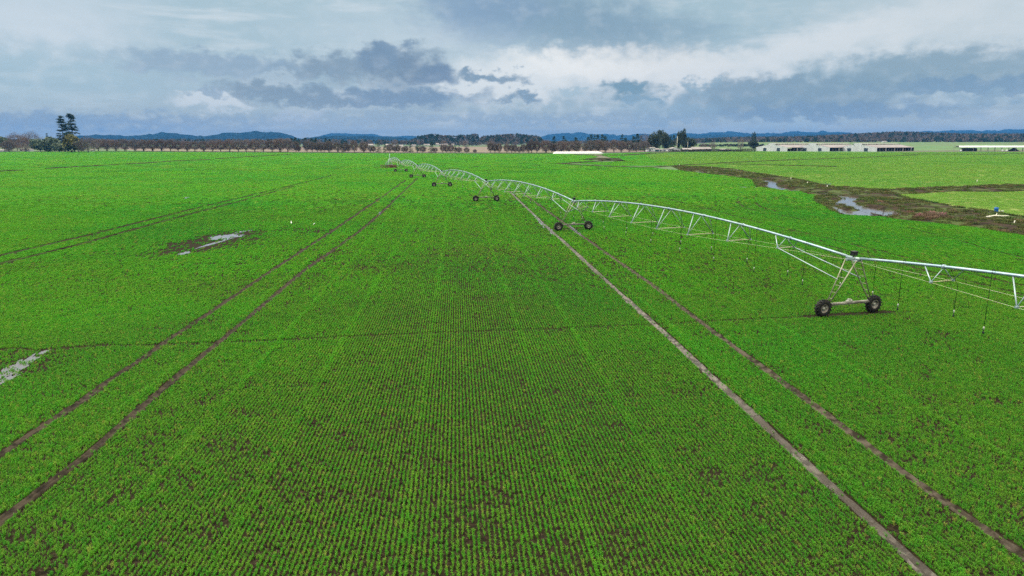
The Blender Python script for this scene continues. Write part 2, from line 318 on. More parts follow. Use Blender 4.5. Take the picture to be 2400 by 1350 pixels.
def strip(name, line, wd, mat, z=.012, berm=.05, seg=None, label=None, cat=None, jit=.12, part=None, dens=1.):
    P = np.array(line, float); d = np.r_[0, np.cumsum(np.hypot(*np.diff(P, axis=0).T))]
    n = max(2, int(d[-1]/(seg or max(.35, wd*.9)))) if d[-1] < 1500 else 400
    n = min(n, 420); t = np.linspace(0, d[-1], n); X = np.interp(t, d, P[:, 0]); Y = np.interp(t, d, P[:, 1])
    k = np.ones(5)/5
    if n > 12: X[2:-2] = np.convolve(X, k, 'valid'); Y[2:-2] = np.convolve(Y, k, 'valid')
    tx, ty = np.gradient(X), np.gradient(Y); L = np.hypot(tx, ty); nx, ny = -ty/L, tx/L
    of = [-.5, -.36, -.22, 0, .22, .36, .5]; hz = [0, berm, .3*berm, 0, .3*berm, berm*.9, 0]
    vs = []; fs = []; m = len(of)
    for i in range(n):
        wv = wd*(1 + jit*2*(vnoise(np.array([X[i]]), np.array([Y[i]]), 2.3, 5)[0]-.5))
        for o_, h_ in zip(of, hz):
            jz = random.uniform(-.3, .3)*berm
            vs.append((X[i]+nx[i]*o_*wv, Y[i]+ny[i]*o_*wv, z + max(0, h_ + (jz if h_ else 0))))
        if i:
            for j in range(m-1): a = (i-1)*m+j; fs.append((a, a+1, a+m+1, a+m))
    b = MB(); b.add(vs, fs, True); o = b.build(name, mat)
    for p in o.data.polygons:
        if p.normal.z < 0: p.flip()
    return tag(o, label, cat, kind='structure')

TRK = {
 'l1': (gl([(-120, 1150), (0, 1071), (89, 1009), (178, 953), (258, 893), (333, 843), (398, 797), (500, 729), (637, 635.6), (769, 549), (900, 459), (950, 423)]), .40),
 'l2': (gl([(-80, 1292), (0, 1225), (89, 1157), (207, 1068), (326, 963), (398, 900), (560, 765), (712, 636), (844, 542), (900, 494), (978, 418)]), .40),
 'r1': (gl([(1195, 449), (1223, 477), (1258, 510), (1297, 547), (1317, 563), (1400, 640), (1483, 716), (1567, 790), (1667, 884), (1800, 1006), (1889, 1088), (1978, 1169), (2067, 1249), (2155, 1332), (2300, 1465)]), .40),
 'r2': (gl([(1224, 452), (1258, 477), (1313, 517), (1333, 532), (1373, 560), (1433, 603), (1533, 672), (1600, 724), (1700, 800), (1800, 872), (1904, 950), (2007, 1027), (2096, 1095), (2200, 1169), (2304, 1240), (2398, 1305), (2600, 1450)]), .36),
 'p1': (gl([(-300, 669), (0, 600), (225, 547.5), (450, 491), (690, 434), (787, 409)]), .28),
 'p2': (gl([(-300, 690), (0, 619), (187, 574), (375, 521), (562, 472.5), (690, 437)]), .36),
 'b1': (gl([(1440, 443), (1500, 452), (1570, 468), (1650, 488), (1760, 517), (1860, 541), (1970, 567), (2060, 589), (2145, 609), (2281, 645), (2400, 671), (2600, 722)]), .26),
 'b2': (gl([(1896, 566), (2006, 593), (2060, 605), (2159, 633), (2230, 650), (2315, 671), (2400, 693), (2600, 746)]), .30),
 'b3': (gl([(2130, 535), (2240, 562), (2315, 585.5), (2400, 605), (2600, 655)]), .22),
 'u1': (gl([(1742, 456), (1731, 465), (1729, 472), (1740, 484), (1770, 494), (1830, 505), (1900, 520)]), .30),
 'u2': (gl([(1777, 456), (1767, 464), (1768, 474), (1785, 487), (1830, 497)]), .28),
}
LAB = {'l1': 'muddy wheel rut, outer one of the pair left of centre', 'l2': 'muddy wheel rut, inner one of the pair left of centre', 'r1': 'pale wet wheel rut, inner one of the pair right of centre', 'r2': 'brown wheel rut, outer one of the pair right of centre',
       'p1': 'thin dark rut across the left of the field, upper of two', 'p2': 'thin dark rut across the left of the field, lower of two', 'b1': 'thin dark rut behind the sprinkler machine', 'b2': 'second thin rut behind the sprinkler machine', 'b3': 'faint rut nearest the creek', 'u1': 'curved turning rut beyond the machine, left', 'u2': 'curved turning rut beyond the machine, right'}
for k, (ln, wd) in TRK.items():
    strip('wheel_track', ln, wd, M['wetmud'] if k == 'r1' else M['palemud'] if k == 'r2' else M['mud'] if k in ('l1', 'l2') else M['darkmud'], label=LAB[k], cat='track', berm=.08 if wd > .33 else .04, jit=.3)
FURROW = gl([(-60, 822), (0, 820), (40, 818), (83, 823), (150, 818), (233, 812), (353, 810), (600, 802), (900, 787), (1033, 782), (1167, 777), (1310, 773), (1400, 767), (1517, 763), (1700, 752), (1842, 746), (1922, 742), (2048, 734.5), (2140, 732)])
WHEELS = [gl(q) for q in ([(1890, 743.5), (2085, 731.5)], [(1292, 538.5), (1396, 534)], [(1104, 471.4), (1175, 469.8)], [(1009, 438.7), (1064, 437.8)], [(958, 415.6), (1000, 415)], [(921, 403.1), (958, 402.3)])]
LD = []
for ln, lb in (([(-200, 411), (0, 402.5), (52, 400)], 'far left'), ([(112, 395.5), (180, 391.5), (275, 386.5)], 'left'), ([(300, 385), (400, 378.5), (490, 374.5)], 'middle'), ([(508, 372.5), (600, 366.5), (690, 361.5)], 'far right')):
    LD.append((gl(ln), 2.0)); strip('ditch', gl(ln), 2.2 if lb != 'middle' else 3., M['darkmud'], z=.02, berm=.34, seg=2, label='dark ditch across the far field, %s stretch' % lb, cat='ditch', jit=.4)
DITCH = [([(1440, 391), (1530, 392.5), (1600, 387.5), (1720, 381), (1860, 374.5), (2000, 370.5), (2090, 366), (2150, 363.5)], 2.4, 'long dark ditch across the pasture'),
         ([(1700, 384.5), (1800, 387), (1960, 391)], 1.6, 'short dark ditch in the pasture'),
         ([(2120, 361.5), (2300, 362), (2420, 359), (2600, 358)], 5., 'rough dark verge before the open shed'),
         ([(1348, 362.5), (1400, 364), (1455, 364.5), (1520, 360), (1560, 358)], 9., 'dark grassy hollow behind the white plastic'),
         ([(1312, 384), (1345, 386), (1440, 391)], 3.2, 'dark drain leading to the creek'),
         ([(1312, 384), (1340, 382.5), (1380, 379.5), (1410, 377.5)], 4.5, 'muddy bend of the drain'),
         ([(1395, 375), (1420, 372), (1436, 377.5)], 17., 'muddy trampled hollow at the drain bend')]
DLINES = [(gl(ln), wd) for ln, wd, lb in DITCH] + LD
for ln, wd, lb in DITCH: strip('ditch', gl(ln), wd, M['darkmud'], z=.02, berm=.25 + .02*wd, seg=2.5, label=lb, cat='ditch', jit=.35)
strip('field_bank', gl([(-500, 354.6)] + [(x, y-.5) for x, y in FAR_EDGE[1:]] + [(1420, 358.7), (1540, 356.2), (1700, 354.8)]), 7., M['hedge'], z=.02, berm=.7, seg=6, label='dark weedy bank along the far edge of the wheat', cat='bank')

# creek: rough muddy bank, water
BANK = gl([(1575, 390), (1667, 392), (1727, 398), (1767, 405), (1813, 412), (1880, 422), (1920, 432), (1967, 440), (2017, 443), (2067, 447), (2167, 441), (2267, 438), (2333, 435), (2400, 435), (2700, 436), (2700, 450), (2400, 447.5), (2333, 450), (2233, 448.5), (2150, 454), (2107, 455), (2107, 457), (2133, 467), (2200, 477), (2283, 492), (2333, 498), (2400, 510), (2700, 548)] + CREEK_LOW[::-1])
z4 = lambda L: gl([(1600+x/3, 360+y/3) for x, y in L])
WAT = [z4([(555, 188), (600, 188), (640, 195), (672, 207), (665, 222), (690, 238), (760, 254), (842, 262), (820, 268), (700, 258), (620, 243), (565, 232), (600, 214), (580, 200)]),
       z4([(945, 282), (1030, 281), (1080, 294), (1150, 302), (1250, 318), (1210, 342), (1260, 370), (1330, 389), (1400, 399), (1480, 404), (1570, 432), (1500, 441), (1420, 443), (1340, 439), (1270, 412), (1200, 388), (1080, 362), (1062, 346), (1120, 318), (1060, 301), (1000, 291)]),
       z4([(1018, 374), (1080, 378), (1130, 398), (1160, 408), (1210, 403), (1262, 408), (1318, 430), (1332, 440), (1240, 436), (1140, 430), (1090, 414)]),
       z4([(60, 124), (120, 127), (192, 139), (180, 142), (100, 134)])]
for p, lb in zip(WAT, ('narrow bend of the creek', 'wide pool of the creek', 'flooded edge of the wheat beside the creek', 'far sliver of creek water')):
    q = []
    for a, c in zip(p, np.roll(p, -1, 0)):
        for t in np.linspace(0, 1, 5)[:-1]: q.append(a + (c-a)*t + RS.uniform(-.18, .18, 2)*(t > 0))
    sheet('water', q, .07, M['water'], label=lb, cat='water')
def bankmesh():
    pts = []; 
    for a, c in zip(BANK, np.roll(BANK, -1, 0)):
        n = max(1, int(np.hypot(*(c-a))/1.5)); pts += [a + (c-a)*i/n for i in range(n)]
    nb = len(pts); bx = np.array(pts)
    gx, gy = np.meshgrid(np.arange(bx[:, 0].min(), bx[:, 0].max(), .9), np.arange(bx[:, 1].min(), bx[:, 1].max(), 1.2))
    q = np.c_[gx.ravel(), gy.ravel()] + RS.uniform(-.35, .35, (gx.size, 2)); q = q[inpoly(q, BANK)]
    dd = pdist(q, np.r_[BANK, BANK[:1]]); q = q[dd > .45]; allp = np.r_[bx, q]
    vs, es, fs, *_ = geometry.delaunay_2d_cdt([Vector(p) for p in allp], [(i, (i+1) % nb) for i in range(nb)], [], 1, 1e-5)
    P = np.array([(v.x, v.y) for v in vs]); d = np.minimum(pdist(P, np.r_[BANK, BANK[:1]]), 4)/3
    hgt = .03 + np.clip(d, 0, 1)*(.55*fbm(P[:, 0], P[:, 1], 5., 3) + .30*vnoise(P[:, 0], P[:, 1], 1.4, 8) - .05)
    for wp in WAT:
        i = inpoly(P, wp); hgt[i] = .01
        e = pdist(P, np.r_[wp, wp[:1]]); hgt = np.where(e < .5, np.minimum(hgt, .05), hgt)
    b = MB(); b.add(np.c_[P, np.maximum(hgt, .01)], [tuple(f) for f in fs if len(f) == 3], False)
    o = b.build('creek_bank', M['bank'])
    for p in o.data.polygons:
        if p.normal.z < 0: p.flip()
    return tag(o, 'rough muddy creek bank winding across the right of the fields', 'bank', kind='structure'), P, hgt
_, BP, BH = bankmesh()
def pond(px, py, rx, ry, lb, tilt=0., n=44, rag=.85, z=.016, sd=0):
    q = []; z = z + .003*(sd % 7)
    for i in range(n):
        a = 2*math.pi*i/n; r = 1 - rag*.5 + rag*vnoise(np.array([math.cos(a)*2.+sd*9]), np.array([math.sin(a)*2.]), .42, 2)[0] + random.uniform(-.07, .07)
        x = math.cos(a)*rx*r; y = math.sin(a)*ry*r; q.append(g(px + x*math.cos(tilt) - y*math.sin(tilt), py + x*math.sin(tilt) + y*math.cos(tilt)))
    q = np.array(q); sheet('puddle', q, z, M['water'], label=lb, cat='puddle'); return q
PUD = [pond(527, 556, 40, 5.0, 'largest puddle in the bare muddy patch of the wheat', -.10, sd=1), pond(500, 571, 40, 1.8, 'long thin puddle along the near edge of the muddy patch', -.27, sd=2), pond(570, 543, 20, 1.5, 'small puddle at the far end of the muddy patch', -.15, sd=3),
       pond(432, 594, 15, 2.6, 'speckled puddle at the near end of the muddy patch', -.2, sd=4), pond(443, 463, 20, 1.6, 'small lone puddle far out in the left of the field', -.05, sd=5),
       pond(40, 862, 52, 10, 'puddle cut by the left edge of the picture', -.52, sd=6), pond(104, 826, 15, 3, 'little puddle on the thin furrow near the left edge', -.3, sd=7), pond(12, 892, 42, 4.5, 'shallow flooded strip below the left edge puddle', -.4, sd=13),
       pond(1748, 438.5, 27, 1.9, 'thin puddle in the wheat before the creek bend', .02, sd=8), pond(1802, 449, 24, 1.5, 'second thin puddle in the wheat before the creek', .05, sd=9),
       pond(1262, 516, 4, 22, 'water in the pale rut near the second tower', -.75, sd=10), pond(1290, 541, 4.5, 12, 'short water gleam in the pale rut', -.75, sd=14), pond(1350, 543, 3.5, 22, 'water in the rut beside the second tower wheel', -.9, sd=11),
       pond(1935, 432, 14, 1.4, 'thin puddle on the pasture above the creek', .02, sd=12), pond(1750, 373, 16, .9, 'far thin puddle on the pasture', 0, sd=15), pond(890, 500, 2.5, 6, 'tiny water gleam in the inner left rut', .7, sd=16)]

# ------------------------------------------------------------------ crops as geometry-node stuff
def blades(L, Wd, n, hgt, bw, spread, lean=.5, sd=0):
    """n curved blades spread over L x Wd"""
    r = np.random.RandomState(sd); x = r.uniform(-Wd/2, Wd/2, n); y = r.uniform(-L/2, L/2, n)
    a = r.uniform(0, 2*np.pi, n); h = hgt*r.uniform(.6, 1.15, n); b = MB(); V = []
    sp = spread*r.uniform(.3, 1.2, n)
    for i in range(n):
        d = np.array([math.cos(a[i]), math.sin(a[i]), 0]); s = np.array([-d[1], d[0], 0])*bw/2; p0 = np.array([x[i], y[i], -.01])
        p1 = p0 + d*sp[i]*.35 + np.array([0, 0, h[i]*.65]); p2 = p0 + d*sp[i] + np.array([0, 0, h[i]*(.95 - .35*lean)])
        b.add([p0-s*.7, p0+s*.7, p1+s, p1-s, p2], [(0, 1, 2, 3), (3, 2, 4)])
    return b
def templates(name, specs, mat, mat2=None):
    c = bpy.data.collections.new(name); n = len(specs)
    for i, b in enumerate(specs + (specs if mat2 else [])):      # the second half of the kinds is the lusher green
        o = bpy.data.objects.new('%s_tuft_%02d' % (name, i), b.mesh(name, mat2 if i >= n else mat)); c.objects.link(o)
    return c
def scatter(name, P, Z, rot, scl, idx, coll, label, cat, tilt=None):
    me = bpy.data.meshes.new(name); n = len(P); me.vertices.add(n); me.vertices.foreach_set('co', np.c_[P, Z].astype(np.float32).ravel())
    for nm, ty, v in (('rot', 'FLOAT', rot), ('scl', 'FLOAT', scl), ('idx', 'INT', idx)):
        a = me.attributes.new(nm, ty, 'POINT'); a.data.foreach_set('value', np.asarray(v, np.int32 if ty == 'INT' else np.float32))
    me.update(); o = bpy.data.objects.new(name, me); COL.objects.link(o); tag(o, label, cat, kind='stuff')
    t = bpy.data.node_groups.new(name, 'GeometryNodeTree'); t.interface.new_socket('Geometry', in_out='INPUT', socket_type='NodeSocketGeometry'); t.interface.new_socket('Geometry', in_out='OUTPUT', socket_type='NodeSocketGeometry')
    N = t.nodes; gi, go = N.new('NodeGroupInput'), N.new('NodeGroupOutput'); ip = N.new('GeometryNodeInstanceOnPoints'); ci = N.new('GeometryNodeCollectionInfo')
    ci.inputs['Collection'].default_value = coll; ci.inputs['Separate Children'].default_value = True; ci.inputs['Reset Children'].default_value = True
    def na(nm, ty):
        q = N.new('GeometryNodeInputNamedAttribute'); q.data_type = ty; q.inputs['Name'].default_value = nm; return q.outputs['Attribute']
    cx = N.new('ShaderNodeCombineXYZ'); Lk = t.links.new; Lk(na('rot', 'FLOAT'), cx.inputs[2]); ip.inputs['Pick Instance'].default_value = True
    Lk(gi.outputs[0], ip.inputs['Points']); Lk(ci.outputs[0], ip.inputs['Instance']); Lk(na('idx', 'INT'), ip.inputs['Instance Index']); Lk(cx.outputs[0], ip.inputs['Rotation'])
    Lk(na('scl', 'FLOAT'), ip.inputs['Scale']); Lk(ip.outputs[0], go.inputs[0]); md = o.modifiers.new('scatter', 'NODES'); md.node_group = t; return o

ROWA = math.atan(130/1600*CP); RU = np.array([-math.sin(ROWA), math.cos(ROWA)]); RV = np.array([math.cos(ROWA), math.sin(ROWA)])
def grid(y0, y1, dr, dt, margin=6., xk=.80):
    X1 = y1*xk + margin; s = np.arange(-math.ceil((X1+y1*.1)/dr)*dr, X1 + .001, dr)
    t = np.arange(y0*.9, y1*1.02, dt); S, Tt = np.meshgrid(s, t); S = S.ravel(); Tt = Tt.ravel() + RS.uniform(-.45, .45, S.size)*dt
    P = S[:, None]*RV + Tt[:, None]*RU; m = (P[:, 1] > y0) & (P[:, 1] < y1) & (np.abs(P[:, 0]) < P[:, 1]*xk + margin)
    return P[m], S[m]
strips = [g(px, 1000) @ RV for px in (985, 1290, 690, 480, 1480, 1840, 240, 2230)]
def wheat_keep(P, S, prob, gap=1., big=0.):
    k = inpoly(P, WHEAT1) | inpoly(P, WHEAT2)
    P2 = P
    k &= RS.rand(len(P)) < prob
    idx = np.where(k)[0]; P = P2[idx]; S = S[idx]; ok = np.ones(len(P), bool)
    for key, (ln, wd) in TRK.items():
        e = pdist(P, ln); ok &= e > (wd*(.34 + .3*np.clip((P[:, 1]-60)/70, 0, 1)) if key[0] in 'lr' else .38 if key[0] == 'p' else .14) + .2*vnoise(P[:, 0], P[:, 1], .45, 9)*RS.rand(len(P))**.5 - .6*(RS.rand(len(P)) < .05)
    for ln, wd in DLINES: ok &= pdist(P, ln) > wd*.5 + big
    for q in WHEELS: ok &= pdist(P, q) > .24 + .16*vnoise(P[:, 0], P[:, 1], .5, 3)
    e = pdist(P, FURROW); ok &= e > .13
    for q in PUD + WAT:
        i = inpoly(P, q); ok &= ~(i & (vnoise(P[:, 0], P[:, 1], .5, 13) < .60 - .1*RS.rand(len(P))))
    n = fbm(P[:, 0], P[:, 1], 6., 4); n2 = vnoise(P[:, 0], P[:, 1], 1.1, 7)
    far_ = np.clip((P[:, 1]-18)/32, 0, 1); dens = np.clip(1. + .4*(n - .42), .93, 1.); dens *= np.clip(.985 + .1*(n2-.3), .965, 1); dens = dens + far_*.85*(1-dens)
    # thin stand and bare mud seen in the photograph
    for px, py, rx, ry, a in ((1085, 1230, 110, 130, .15), (1100, 740, 90, 70, .15), (1330, 1300, 60, 60, .2), (1200, 1100, 260, 200, .10)):
        c = g(px, py); ax = abs(g(px+rx, py)[0]-c[0]); ay = abs(g(px, py-ry)[1]-c[1]); r2 = ((P[:, 0]-c[0])/ax)**2 + ((P[:, 1]-c[1])/ay)**2
        dens *= 1 - a*np.exp(-r2*1.2)
    c = g(490, 568); d = P - c; u = (g(600, 535)-g(400, 592)); L = np.hypot(*u); u /= L; r2 = ((d @ u)/(L*.47))**2 + ((d @ np.array([-u[1], u[0]]))/3.9)**2
    dens *= np.clip(1 - 1.25*np.exp(-(r2**1.5)*.9) + .9*(n2-.5), .12, 1)
    for px, py in ((740, 543), (700, 538), (60, 850)):
        c = g(px, py); r2 = ((P - c)**2).sum(1)/(2.2**2); dens *= 1 - .6*np.exp(-r2)
    bst = np.zeros(len(P))
    for s0 in strips: bst = np.maximum(bst, np.exp(-((S-s0)/.17)**2)*(.35 + .65*vnoise(P[:, 0], P[:, 1], 4., 12)))
    dens = np.clip(dens + bst*.5*(dens > .15), 0, 1); ok &= RS.rand(len(P)) < dens
    return P[ok], bst[ok], idx[ok]
def ramp(y, a, b): return np.clip((y-a)/(b-a), 0, 1)
WT = M['wheat']
def zone(name, y0, y1, fi, fo, dr, dt, specs, lab, sc=(.75, 1.2), extra=True):
    P, S = grid(y0, y1, dr, dt); pr = np.minimum(ramp(P[:, 1], *fi) if fi else 1, 1-ramp(P[:, 1], *fo) if fo else 1)
    P, bst, _ = wheat_keep(P, S, pr, big=1.3 if dr > 1 else .2); n = len(P); c = templates(name, specs, WT, M['lush'])
    lush = RS.rand(n) < np.clip(bst*.75*vnoise(P[:, 0], P[:, 1], 5., 14)**.5 + 2.2*(fbm(P[:, 0], P[:, 1], 8., 15) - .62) + ramp(P[:, 1], 22, 75)*.62 + (np.abs(P[:, 0]) > 9)*ramp(P[:, 1], 14, 34)*.18, .03, .92)
    P = P + RS.normal(0, .013, P.shape)*(dr < .3)
    rot = ROWA + RS.choice([0, math.pi], n) + RS.normal(0, .15, n)
    scl = RS.uniform(*sc, n)*(1 + .35*bst + .10*lush)*(.93 + .16*fbm(P[:, 0], P[:, 1], 9., 6))
    print(name, n); return scatter('wheat_crop', P, np.full(n, .004), rot, scl, RS.randint(0, len(specs), n) + lush*len(specs), c, lab, 'crop')
DR = .15
zone('near', 11, 66, None, (44, 66), DR, .085, [blades(.11, .035, 16, .155, .0098, .07, sd=i) for i in range(8)], 'near rows of young wheat with soil showing between')
zone('mid', 42, 150, (44, 66), (105, 150), DR, .5, [blades(.60, .032, 84, .135, .013, .058, sd=20+i) for i in range(5)], 'middle rows of young wheat')
zone('far', 102, 330, (105, 150), (240, 330), .45, 1.0, [blades(1.1, .42, 290, .14, .022, .09, sd=40+i) for i in range(5)], 'far rows of young wheat')
zone('rear', 235, 840, (240, 330), None, 3., 3., [blades(3.3, 3.3, 1700, .15, .045, .12, sd=60+i) for i in range(4)], 'most distant part of the young wheat', sc=(.9, 1.1))
# pasture grass
def pasture_scatter():
    gx = np.arange(20, 700, 1.6); out = []
    P = []
    for y0, y1, st in ((90, 260, 1.6), (260, 860, 3.2)):
        a, c = np.meshgrid(np.arange(10, y1*.85, st), np.arange(y0, y1, st)); q = np.c_[a.ravel(), c.ravel()] + RS.uniform(-.4, .4, (a.size, 2))*st
        q = q[(q[:, 0] < q[:, 1]*.82 + 6) & inpoly(q, PAST)]; P.append((q, st))
    for (q, st), nm in zip(P, ('near', 'far')):
        k = ~inpoly(q, BANK)
        for ln, wd, _ in DITCH: k &= pdist(q, gl(ln)) > wd*.4
        k &= RS.rand(len(q)) < np.clip(.55 + 1.2*fbm(q[:, 0], q[:, 1], 12, 2), 0, 1)
        q = q[k]; c = templates('pasture_' + nm, [blades(st*1.35, st*1.35, int(300*st), .06, .026*st, .08, sd=80+i) for i in range(4)], M['pgrass']); n = len(q)
        print('pasture', n); scatter('pasture_grass', q, np.full(n, .004), RS.uniform(0, 6.28, n), RS.uniform(.8, 1.2, n), RS.randint(0, 4, n), c, 'short yellow green grass, %s part of the pasture' % nm, 'grass')
pasture_scatter()
# weeds on the creek bank
def weeds():
    n = len(BP); k = (BH > .025) & (RS.rand(n) < np.clip(2.2*(fbm(BP[:, 0], BP[:, 1], 5.5, 11)-.26) + .5*(BH < .12), 0, .88)); q, z = BP[k], BH[k]
    c = templates('weed', [blades(1.0, 1.0, 60, .34, .05, .25, sd=100+i) for i in range(4)], M['weed']); m = len(q)
    scatter('bank_weeds', q, z-.03, RS.uniform(0, 6.28, m), RS.uniform(.6, 1.3, m), RS.randint(0, 4, m), c, 'patchy weeds on the creek bank', 'weeds')
    q = np.array([g(px + random.gauss(0, 26), py + random.gauss(0, 3.4)) for px, py in [(2180, 514)]*32 + [(2160, 509)]*18]); q = q[inpoly(q, BANK)]; m = len(q)
    c = templates('reed', [blades(.9, .9, 50, .7, .045, .5, sd=120+i) for i in range(3)], M['deadreed'])
    scatter('dead_reeds', q, np.full(m, .25), RS.uniform(0, 6.28, m), RS.uniform(.6, 1.1, m), RS.randint(0, 3, m), c, 'tan dead reeds at the wet end of the creek pool', 'reeds')
weeds()

# ------------------------------------------------------------------ irrigation machine
DIR0 = np.array([.28068, -.95980, 0]); UP = np.array([0, 0, 1.]); TB = np.array([21.9, 43.2, 0]); SPAN = 45.5; PH = 3.72; CROWN = 1.12
TP = [TB]
for px in (1344, 1139.5, 1036, 979, 939.7, 914):      # towers seen on these bearings, a span apart
    lo, hi = TP[-1][1], TP[-1][1] + 60
    for _ in range(50):
        Y = (lo+hi)/2; q = np.array([xat(px, Y), Y, 0])
        if np.linalg.norm(q - TP[-1]) < SPAN: lo = Y
        else: hi = Y
    TP.append(q)
TP = [TP[0] + (TP[0]-TP[1])] + TP                    # TP[k+1] is tower k; TP[0] is the one out of the picture
def frame(a, b):
    global DIR, NRM
    d = (a - b)/np.linalg.norm(a - b); DIR = d; NRM = np.array([-d[1], d[0], 0])
frame(TP[1], TP[2]); OFF = np.zeros(3)
root = empty('irrigation_machine', tuple(TB), 'long silver arched sprinkler machine on rubber tyred towers crossing the wheat field', 'irrigation machine')
def lw(s, n, z): return OFF + DIR*s + NRM*n + UP*z       # local to TB; s along the pipe towards the camera
def pz(u): return PH + CROWN*4*u*(1-u)
TRU = [(.94, 3.2, .7), (.83, 3.15, 1.), (.72, 3.1, 1.3), (.6, 3.05, 1.5), (.49, 3.05, 1.5), (.38, 3.1, 1.3), (.26, 3.3, 1.1), (.14, 3.5, .7)]
for k in range(-1, 6):                     # span k runs from tower k (u=0, nearer) away to tower k+1; k=-1 is the one leaving the picture
    frame(TP[k+1], TP[k+2]); OFF = TP[k+1] - TB; s0 = 0.
    pt = lambda u, n=0., z=None, s0=s0: lw(s0 - SPAN*u, n, pz(u) if z is None else z)
    b = MB(); us = np.linspace(.012, .988, 34); b.tube([pt(u) for u in us], .085, 12)
    for u in (.13, .25, .37, .5, .62, .74, .86): b.tube([pt(u-.0016), pt(u+.0016)], .13, 12)        # pipe flanges
    pipe = b.build('water_pipe', M['steel'], root)
    tr = TRU if k >= 0 else TRU[3:]
    if k == -1: tr = [(.86, 3.45, .8), (.75, 3.2, 1.1), (.63, 3.05, 1.4)]
    for u, z, wv in tr:
        b = MB(); c1, c2 = pt(u, -wv, z), pt(u, wv, z); du = .026
        b.tube([c1, pt(u+du) - UP*.05], .038, 5); b.tube([c1, pt(u) - UP*.05], .026, 5); b.tube([c2, pt(u) - UP*.05], .028, 5); b.tube([c2, pt(u-du) - UP*.05], .026, 5)
        b.box(c1, (.14, .14, .1)); b.box(c2, (.14, .14, .1)); nf = len(b.f); b.tube([pt(u, -wv+.03, z), pt(u, wv-.03, z)], .032, 5); t = b.build('truss', [M['truss'], M['rod']], pipe)
        t.data.polygons.foreach_set('material_index', [0]*nf + [1]*(len(b.f)-nf))
    for sg in (-1, 1):
        b = MB(); L = [(u, z, wv) for u, z, wv in TRU][::-1]
        if k == -1: L = [(.37, 3.05, 1.4)] + [(u, z, w_) for u, z, w_ in tr][::-1]
        P_ = ([pt(.006, 0, PH-.15)] if k >= 0 else []) + [pt(u, sg*wv, z-.03) for u, z, wv in L] + [pt(.994, 0, PH-.15)]
        b.tube(P_, .0055, 4); b.build('tie_rod', M['rod'], pipe)
    if k >= 0 and k < 6:                     # struts from the last trusses to the tower legs
        for sg in (-1, 1):
            MB().tube([pt(.14, sg*.7, 3.5), lw(s0 - .2, sg*.92, 2.35)], .038, 5).build('strut', M['truss'], pipe)
            if k < 5: MB().tube([pt(.94, sg*.7, 3.2), lw(s0 - SPAN + .2, sg*.92, 2.35)], .034, 5).build('strut', M['truss'], pipe)
    nh = 17 if k in (0, 1, 2) else 14 if k > 0 else 17
    for i in range(nh):
        u = (i + .55)/nh
        if k == -1 and u < .55: continue
        b = MB(); far = i % 2 == 0; wv = np.interp(u, [.0, .14, .26, .38, .49, .6, .72, .83, .94, 1.], [.5, .7, 1.1, 1.3, 1.5, 1.5, 1.3, 1., .7, .5])
        zb = 1.25 + .25*random.random() + (.25 if far else 0)
        if far:
            x = wv*1.05; zt = np.interp(u, [0, .14, .5, .94, 1], [3.5, 3.5, 3.05, 3.2, 3.5])
            P_ = [pt(u, -.02) + UP*.06, pt(u, .0) + UP*.2, pt(u, .12) + UP*.18, pt(u, .3) - UP*.1, pt(u, x*.6, zt + .55), pt(u, x, zt), pt(u, x, zb + .15)]; e = pt(u, x, zb)
        else:
            P_ = [pt(u, 0) + UP*.06, pt(u, -.04) + UP*.2, pt(u, -.14) + UP*.16, pt(u, -.16), pt(u, -.17, zb + .15)]; e = pt(u, -.17, zb)
        b.tube(P_, .015, 5); h_ = b.build('drop_hose', M['hose'], pipe)
        # weight and nozzle are one body with the hose: two materials on the same mesh
        b2 = MB(); b2.lathe([(.0, .0), (.0, .040), (.15, .040), (.19, .015)], (0, 0, 1), e, 8); b2.lathe([(-.2, .0), (-.2, .055), (-.13, .055), (-.08, .02), (.0, .02)], (0, 0, 1), e, 8)
        h_.data.materials.append(M['weight']); me = h_.data; nv = len(me.vertices); nf = len(me.polygons)
        vs = b.v + b2.v; fs = b.f + [tuple(i_+nv for i_ in f_) for f_ in b2.f]; me.clear_geometry(); me.from_pydata(vs, [], fs)
        mi = [0]*nf + [1]*24 + [0]*(len(fs)-nf-24); me.polygons.foreach_set('material_index', mi); me.polygons.foreach_set('use_smooth', [True]*len(fs)); me.update()

def tyre_mesh():
    b = MB(); R_, W_ = .58, .34
    b.lathe([(-W_/2+.03, .27), (-W_/2, .36), (-W_/2, .48), (-W_/2+.05, .53), (0, .545), (W_/2-.05, .53), (W_/2, .48), (W_/2, .36), (W_/2-.03, .27)], DIR, (0, 0, 0), 32)
    for sd_ in (-1, 1):
        for i in range(16):
            a = 2*math.pi*(i + .5*(sd_ > 0))/16; rd = NRM*math.cos(a) + UP*math.sin(a); tg = -NRM*math.sin(a) + UP*math.cos(a)
            ax = DIR*sd_*.8 - tg*.45; ax /= np.linalg.norm(ax); t2 = np.cross(rd, ax)
            b.box(rd*.555 + DIR*sd_*.085, (.19, .055, .06), axes=np.array([ax, t2, rd]))
    return b.mesh('tyre', M['tyre'])
def rim_mesh():
    b = MB()
    for sg in (-1, 1): b.lathe([(sg*.15, .285), (sg*.155, .26), (sg*.10, .245), (sg*.02, .19), (sg*.02, .10)], DIR, (0, 0, 0), 24)
    return b.mesh('rim', M['rim'])
def hub_mesh():
    b = MB(); b.lathe([(-.13, 0), (-.13, .075), (-.04, .11), (.04, .11), (.13, .075), (.13, 0)], DIR, (0, 0, 0), 14)
    for i in range(6):
        a = i*math.pi/3; c = (NRM*math.cos(a) + UP*math.sin(a))*.085
        b.tube([c - DIR*.06, c + DIR*.06], .014, 5)
    return b.mesh('wheel', M['motor'])
DIR = DIR0; NRM = np.array([-DIR[1], DIR[0], 0]); OFF = np.zeros(3)
